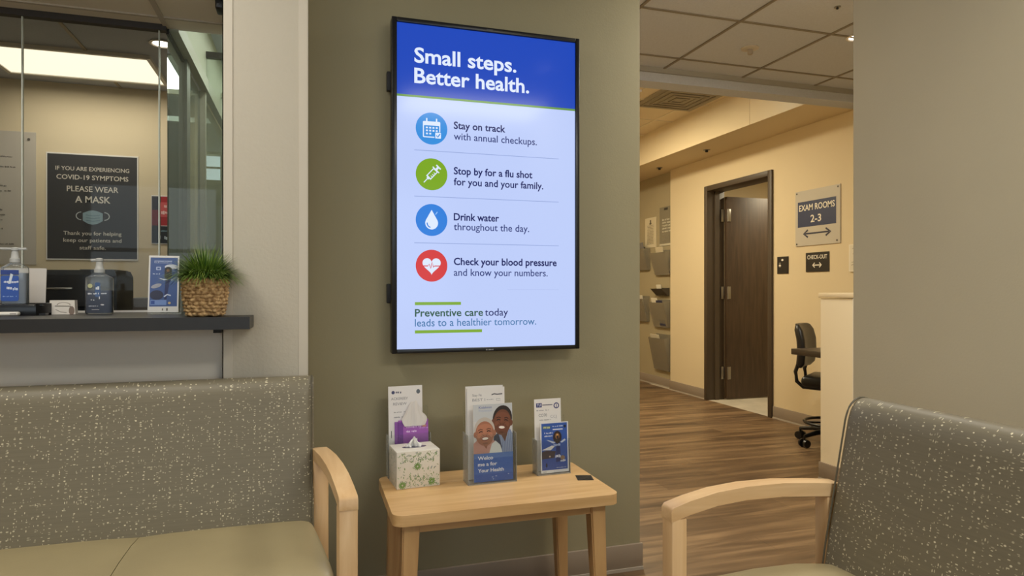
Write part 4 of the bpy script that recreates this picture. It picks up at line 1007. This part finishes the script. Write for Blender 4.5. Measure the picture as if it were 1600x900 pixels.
# ================================================================== HALL SIGNS (face -x)
RX = -PI/2
def exam(q, w, h):
    q.rect(-w*0.44, w*0.42, -h*0.16, h*0.30, (44, 52, 82)); T = (222, 214, 196)
    q.text('EXAM ROOMS', -w*0.01, h*0.135, h*0.105, T, w*0.80, 0.018, 'c').text('2-3', -w*0.02, -h*0.085, h*0.125, T, w*0.24, 0.018, 'c')
    z = -h*0.285; D = (46, 48, 66)
    q.line([(-w*0.27, z), (w*0.27, z)], h*0.028, D)
    for s_ in (-1, 1): q.line([(s_*w*0.20, z+h*0.065), (s_*w*0.30, z), (s_*w*0.20, z-h*0.065)], h*0.034, D)
    for x, zz in ((-0.46, 0.46), (0.46, 0.46), (-0.46, -0.46), (0.44, -0.45)): q.ell(w*x, h*zz, 0.008, 0.008, (74, 66, 56), n=12)
sheet_sign('exam_rooms_sign', 'grey acrylic EXAM ROOMS 2-3 sign with navy band on the cream hall wall', 'sign', (DW, 4.409, 1.752), RX, 0.495, 0.464, mat('silver_acrylic', (188, 180, 164), 0.3), exam, 0.008)
def checkout(q, w, h):
    T = (226, 220, 204); q.text('CHECK-OUT', 0, h*0.16, h*0.20, T, w*0.86, 0.015, 'c'); z = -h*0.16
    q.line([(-w*0.16, z), (w*0.16, z)], h*0.055, T)
    for s_ in (-1, 1): q.line([(s_*w*0.10, z+h*0.12), (s_*w*0.19, z), (s_*w*0.10, z-h*0.12)], h*0.06, T)
sheet_sign('checkout_sign', 'black CHECK-OUT sign with white double arrow below the grey exam sign', 'sign', (DW, 4.408, 1.380), RX, 0.255, 0.160, mat('black_sign', (34, 30, 27), 0.4), checkout, 0.006)
def small(q, w, h):
    T = (224, 218, 204); q.ell(-w*0.02, h*0.30, w*0.10, h*0.06, T).poly([(-w*0.34, h*0.08), (-w*0.24, h*0.18), (-w*0.14, h*0.08)], (140, 132, 120)).ell(-w*0.24, -0.004, w*0.10, h*0.07, T).rect(-w*0.29, -w*0.19, -h*0.12, -h*0.04, (150, 142, 128))
sheet_sign('room_plate', 'small black plate with white symbols beside the dark hall door', 'sign', (DW, 4.818, 1.368), RX, 0.140, 0.150, MATS['black_sign'], small, 0.006)
def paper_n(q, w, h):
    q.rect(-w*0.44, w*0.44, -h*0.46, h*0.46, (212, 202, 180)); rn = random.Random(3)
    for i in range(7): q.line([(-w*0.2+rn.uniform(-0.02, 0.02), h*(0.34-0.1*i)), (w*0.12, h*(0.40-0.1*i)), (w*0.02, h*(0.30-0.1*i))], 0.004, (150, 140, 122))
sheet_sign('framed_paper', 'pale framed paper right of the CHECK-OUT sign by the wall edge', 'notice', (DW, 3.995, 1.395), RX, 0.150, 0.21, mat('cream_frame', (222, 212, 190), 0.5), paper_n, 0.012, 'frame')
# notices and pockets on the recessed wall
RXW = DW+0.05
def n_white(q, w, h):
    q.rect(-w*0.04, w*0.06, h*0.30, h*0.42, (80, 72, 58)).ell(0, h*0.30, w*0.10, h*0.03, (90, 82, 66))
    for i in range(13): q.scribble(-w*0.28, w*0.28, h*(0.22-0.05*i), 0.012, (140, 128, 104), i)
sheet_sign('wall_notice', 'white printed notice on the far hall wall, left of the grey one', 'notice', (RXW, 7.24, 1.855), RX, 0.27, 0.37, mat('warm_sheet', (204, 192, 162), 0.5), n_white, 0.006)
def n_grey(q, w, h):
    q.rect(-w*0.5, w*0.5, -h*0.5, -h*0.45, (196, 188, 164)); q.rect(-w*0.14, w*0.16, h*0.41, h*0.47, (60, 56, 48))
    for i in range(5): q.scribble(-w*0.28, w*0.34, h*(0.14-0.075*i), 0.024, (202, 196, 176), i+3)
    for i in range(6): q.scribble(-w*0.26, w*0.30, h*(-0.22-0.03*i), 0.008, (150, 142, 122), i+9)
sheet_sign('wall_notice', 'grey printed notice on the far hall wall near the corner', 'notice', (RXW, 6.875, 1.905), RX, 0.29, 0.46, mat('grey_sheet', (128, 120, 100), 0.5), n_grey, 0.006)
M_POCKET = glass('smoky_pocket', (226, 222, 212), 1.3, 0.08, haze=0.26, hazecol=(214, 204, 180))
def pocket(label, y, z, w, h, papers, m=None):
    t = thing('wall_pocket', label, 'pocket', (RXW, y, z), RX)
    m = m or M_POCKET; d = 0.11
    bm = BM(); loft(bm, [[(-w/2*0.92, -0.030, 0), (w/2*0.92, -0.030, 0), (w/2*0.92, -0.027, 0), (-w/2*0.92, -0.027, 0)], [(-w/2, -d, h), (w/2, -d, h), (w/2, -d+0.003, h), (-w/2, -d+0.003, h)]]); obj('front_panel', bm, m, t, 20)
    bx('rear_panel', m, -w/2, w/2, -0.006, -0.001, 0, h*1.12, t)
    for sx in (-1, 1):
        bm = BM(); prism(bm, [(-0.030, 0), (-0.004, 0), (-0.004, h*1.05), (-d, h)], sx*w/2-0.0015, sx*w/2+0.0015, 'x'); obj('side_panel', bm, m, t, 20)
    bx('base', m, -w/2*0.92, w/2*0.92, -0.030, -0.004, -0.003, 0, t)
    for k, (dx, pw, top, col, lab) in enumerate(papers):
        s_ = thing('folded_leaflet', lab, 'leaflet', (RXW-0.020-0.014*k, y-dx, z+0.004), RX)
        s_.rotation_euler = (0.20, 0, RX)
        bx('sheet', mat('stock_%d_%d_%d' % col, col, 0.6), -pw/2, pw/2, 0, 0.010, 0.012, top, s_, 0.001, 1)
    return t
WP = (222, 214, 192)
pocket('smoky grey wall pocket at the left, just under the white hall notice', 7.42, 1.40, 0.34, 0.26, [(0.02, 0.20, 0.34, (120, 116, 112), 'grey leaflet in the pocket under the white hall notice')])
pocket('clear wall pocket under the grey hall notice', 6.91, 1.33, 0.36, 0.26, [(0.0, 0.16, 0.33, (196, 184, 156), 'cream leaflet in the pocket under the grey hall notice')])
pocket('small dark wall pocket in the second row by the corner', 6.93, 1.085, 0.26, 0.08, [(-0.06, 0.10, 0.125, WP, 'short white leaflet in the small dark wall pocket')], mat('dark_pocket', (74, 66, 54), 0.4))
pocket('wall pocket with one white leaflet, left of the navy leaflet pocket', 7.44, 0.76, 0.34, 0.28, [(0.04, 0.16, 0.325, (214, 206, 186), 'white leaflet in the left pocket below the grey one')])
pocket('wall pocket holding white and navy leaflets in the third row', 6.94, 0.71, 0.36, 0.29, [(-0.08, 0.13, 0.345, (218, 210, 190), 'white leaflet beside the navy one in the third row pocket'), (0.05, 0.13, 0.318, (52, 52, 74), 'navy leaflet in the third row wall pocket')])
pocket('lowest large clear wall pocket near the corner of the hall', 6.93, 0.20, 0.36, 0.38, [(-0.05, 0.20, 0.425, (190, 182, 160), 'pale leaflet in the lowest large wall pocket')])

# ================================================================== CHECK-OUT DESK AND CHAIR
dk = thing('checkout_desk', 'dark narrow desk top behind the cream half wall', 'desk', (3.6, 3.53, 0))
bx('desktop', mat('desk_dark', (56, 46, 36), 0.4), -0.38, 0.38, -0.262, 0.27, 0.702, 0.742, dk, 0.003)
bx('panel', MATS['desk_dark'], 0.33, 0.36, -0.25, 0.22, 0, 0.702, dk)
oc = thing('office_chair', 'black padded office chair on casters behind the cream half wall', 'chair', (3.73, 3.95, 0), math.radians(36))
# local: chair faces -y
bm = BM(); rr = []
for z, w_, yo in ((0.57, 0.15, 0.0), (0.60, 0.185, -0.006), (0.68, 0.195, -0.014), (0.78, 0.200, -0.008), (0.85, 0.190, 0.006), (0.885, 0.175, 0.014), (0.895, 0.13, 0.018)):
    th = 0.034 if 0.59 < z < 0.88 else 0.018
    ring = []
    for i in range(24):
        a = 2*PI*i/24; c, s_ = math.cos(a), math.sin(a); e = 0.5
        x = w_*math.copysign(abs(c)**e, c); y = th*math.copysign(abs(s_)**e, s_)
        ring.append((x, 0.22+yo+y-0.035*(x/0.21)**2, z))
    rr.append(ring)
loft(bm, rr); obj('backrest', bm, M_LEATHER, oc, 60)
bm = BM(); box(bm, -0.19, 0.19, -0.18, 0.19, 0.435, 0.515, 0.032, 4); obj('seat', bm, M_LEATHER, oc, 50)
for sx in (-1, 1):
    bm = BM(); tube(bm, [(sx*0.14, 0.215, 0.60), (sx*0.14, 0.235, 0.54), (sx*0.14, 0.225, 0.47), (sx*0.14, 0.18, 0.43), (sx*0.12, 0.05, 0.425)], 0.014); obj('back_bar', bm, M_BLACK, oc, 60)
bm = BM(); lathe(bm, [(0.045, 0.36), (0.06, 0.425), (0.001, 0.43)], n=16); lathe(bm, [(0.020, 0.10), (0.020, 0.36)], n=16); lathe(bm, [(0.030, 0.08), (0.030, 0.24)], n=16); obj('gas_lift', bm, M_BLACK, oc, 40)
bm = BM(); tube(bm, [(-0.05, 0.02, 0.405), (-0.19, 0.03, 0.40), (-0.24, 0.03, 0.395)], [0.005, 0.005, 0.010]); obj('lever', bm, M_BLACK, oc, 60)
bm = BM(); tube(bm, [(-0.05, -0.06, 0.37), (-0.17, -0.08, 0.355), (-0.22, -0.085, 0.345)], [0.005, 0.007, 0.013]); obj('lever', bm, M_BLACK, oc, 60)
bm = BM(); ring_pts = [(0.20*math.cos(2*PI*i/40), 0.20*math.sin(2*PI*i/40), 0.165) for i in range(41)]; tube(bm, ring_pts, 0.011, 8)
for k in range(3): a = k*2*PI/3; tube(bm, [(0.03*math.cos(a), 0.03*math.sin(a), 0.165), (0.20*math.cos(a), 0.20*math.sin(a), 0.165)], 0.007, 8)
obj('foot_ring', bm, M_BLACK, oc, 60)
for k in range(5):
    a = math.radians(180-36+72*k); ca, sa = math.cos(a), math.sin(a)
    bm = BM(); tube(bm, [(0.02*ca, 0.02*sa, 0.110), (0.16*ca, 0.16*sa, 0.100), (0.265*ca, 0.265*sa, 0.080)], [0.022, 0.018, 0.013]); lg = obj('base_leg', bm, M_BLACK, oc, 60)
    bm = BM(); tube(bm, [(0.265*ca, 0.265*sa, 0.085), (0.265*ca, 0.265*sa, 0.05)], 0.008)
    for s_ in (-1, 1):
        px, py = 0.265*ca-sa*0.014*s_, 0.265*sa+ca*0.014*s_; qx, qy = 0.265*ca-sa*0.034*s_, 0.265*sa+ca*0.034*s_
        tube(bm, [(px, py, 0.031), (px+(qx-px)*0.15, py+(qy-py)*0.15, 0.031), (qx, qy, 0.031)], [0.026, 0.031, 0.028], 16)
    obj('caster', bm, M_BLACK, lg, 40)

# ================================================================== CEILING FITTINGS
M_LAMP = emit('lamp_diffuser', (255, 246, 222), 1.6)
def troffer(label, x0, x1, y0, y1, z, strength_m):
    t = thing('ceiling_light', label, 'ceiling light', ((x0+x1)/2, (y0+y1)/2, z))
    a, b_ = (x1-x0)/2, (y1-y0)/2
    bm = BM(); box(bm, -a, a, -b_, -b_+0.02, -0.02, 0); box(bm, -a, a, b_-0.02, b_, -0.02, 0); box(bm, -a, -a+0.02, -b_+0.02, b_-0.02, -0.02, 0); box(bm, a-0.02, a, -b_+0.02, b_-0.02, -0.02, 0)
    obj('frame', bm, M_WHITE_PL, t)
    bx('diffuser', strength_m, -a+0.02, a-0.02, -b_+0.02, b_-0.02, -0.014, -0.004, t)
    return t
troffer('long bright recessed ceiling light over the reception desk', -1.62, -0.80, 3.925, 4.42, 2.40, emit('reception_diffuser', (255, 244, 214), 1.25))
troffer('square ceiling light panel deep in the warm hallway', 2.11, 2.71, 5.0, 6.2, 2.85, M_LAMP)
troffer('wide ceiling light panel above the seating area right of the viewer', 0.65, 1.85, -0.6, 0.0, 2.62, M_LAMP)
troffer('wide ceiling light panel above the sofa under the reception counter', -1.55, -0.35, 1.05, 1.65, 2.62, M_LAMP)
troffer('square ceiling light panel between the seating area and the check-out desk', 1.8, 2.4, 1.9, 2.5, 2.62, M_LAMP)  # out-of-view panel added together with the half wall's fill lamp
def downlight(label, x, y, z):
    t = thing('recessed_downlight', label, 'downlight', (x, y, z), 0)
    bm = BM(); lathe(bm, [(0.055, 0), (0.062, -0.006), (0.050, -0.008), (0.044, -0.003), (0.044, 0)], n=24); obj('trim_ring', bm, M_WHITE_PL, t)
    bm = BM(); lathe(bm, [(0.001, -0.003), (0.044, -0.003), (0.044, -0.001), (0.001, -0.001)], n=24); obj('lens', bm, emit('downlight_lens', (255, 244, 224), 8.0), t)
downlight('small bright recessed downlight above the reception glass', -0.70, 3.71, 2.40)
downlight('bright recessed downlight at the edge of the grey ceiling by the beige wall', 3.05, 3.05, 2.62)
downlight('recessed downlight above the near end of the beige wall', 1.50, 0.64, 2.62)
sk = thing('ceiling_sprinkler', 'round white sprinkler head hanging from a grey ceiling tile', 'sprinkler', (2.57, 3.387, 2.62))
bm = BM(); lathe(bm, [(0.052, 0), (0.052, -0.006), (0.040, -0.010), (0.016, -0.010), (0.001, -0.010)], n=24); obj('collar', bm, mat('sprinkler_white', (190, 182, 170), 0.5), sk)
bm = BM(); lathe(bm, [(0.016, -0.010), (0.016, -0.032), (0.013, -0.040), (0.001, -0.040)], n=16); obj('head', bm, mat('sprinkler_grey', (160, 150, 138), 0.5), sk)
s2 = thing('ceiling_sensor', 'tiny metal sensor on the grey ceiling tile nearest the beige wall', 'sensor', (2.63, 2.76, 2.62))
bm = BM(); lathe(bm, [(0.016, 0), (0.016, -0.004), (0.001, -0.004)], n=16); obj('plate', bm, M_STEEL, s2)
bm = BM(); lathe(bm, [(0.006, -0.004), (0.006, -0.012), (0.001, -0.012)], n=10); obj('tip', bm, M_BLACK_MATTE, s2)
for lab, x, y in (('small dark sprinkler under the hall soffit, left of the pair', 3.80, 6.60), ('small dark sprinkler under the hall soffit, nearer the door', 3.76, 5.62)):
    t = thing('soffit_sprinkler', lab, 'sprinkler', (x, y, 2.53))
    bm = BM(); lathe(bm, [(0.035, 0), (0.035, -0.005), (0.018, -0.006), (0.001, -0.006)], n=18); obj('plate', bm, M_STEEL, t)
    bm = BM(); lathe(bm, [(0.014, -0.006), (0.014, -0.022), (0.001, -0.022)], n=12); obj('head', bm, M_BLACK_MATTE, t)
vt = thing('ceiling_vent', 'square grey air vent in the hallway ceiling beside the bulkhead', 'vent', (3.16, 5.15, 2.85))
bx('frame', mat('vent_grey', (150, 140, 118), 0.5), -0.30, 0.30, -0.30, 0.30, -0.012, 0, vt, 0.003)
bm = BM()
for k in range(4):
    r = 0.25-k*0.06
    for (x0, x1, y0, y1) in ((-r, r, -r, -r+0.02), (-r, r, r-0.02, r), (-r, -r+0.02, -r+0.02, r-0.02), (r-0.02, r, -r+0.02, r-0.02)): box(bm, x0, x1, y0, y1, -0.020, -0.012)
obj('louver', bm, mat('vent_louver', (136, 126, 106), 0.5), vt)
bs = thing('header_sensor', 'small black sensor under the header beside the white column', 'sensor', (-0.262, 2.29, 2.085))
bx('sensor_body', M_BLACK, -0.016, 0.012, -0.03, 0.03, -0.045, 0, bs, 0.006, 3)

# repeats of one kind carry one group phrase
GROUPS = {'waiting_room_sofa': 'speckled sofas in the waiting area', 'brochure_holder': 'clear brochure holders', 'folded_leaflet': 'folded leaflets', 'wall_pocket': 'leaflet pockets on the far hall wall',
          'ceiling_light': 'ceiling light panels', 'recessed_downlight': 'recessed downlights', 'soffit_sprinkler': 'sprinklers under the hall soffit', 'sanitizer_bottle': 'pump bottles on the reception counter', 'wall_notice': 'printed notices on the far hall wall'}
for o in S.objects:
    k = o.name.split('.')[0]
    if o.parent is None and k in GROUPS: o['group'] = GROUPS[k]
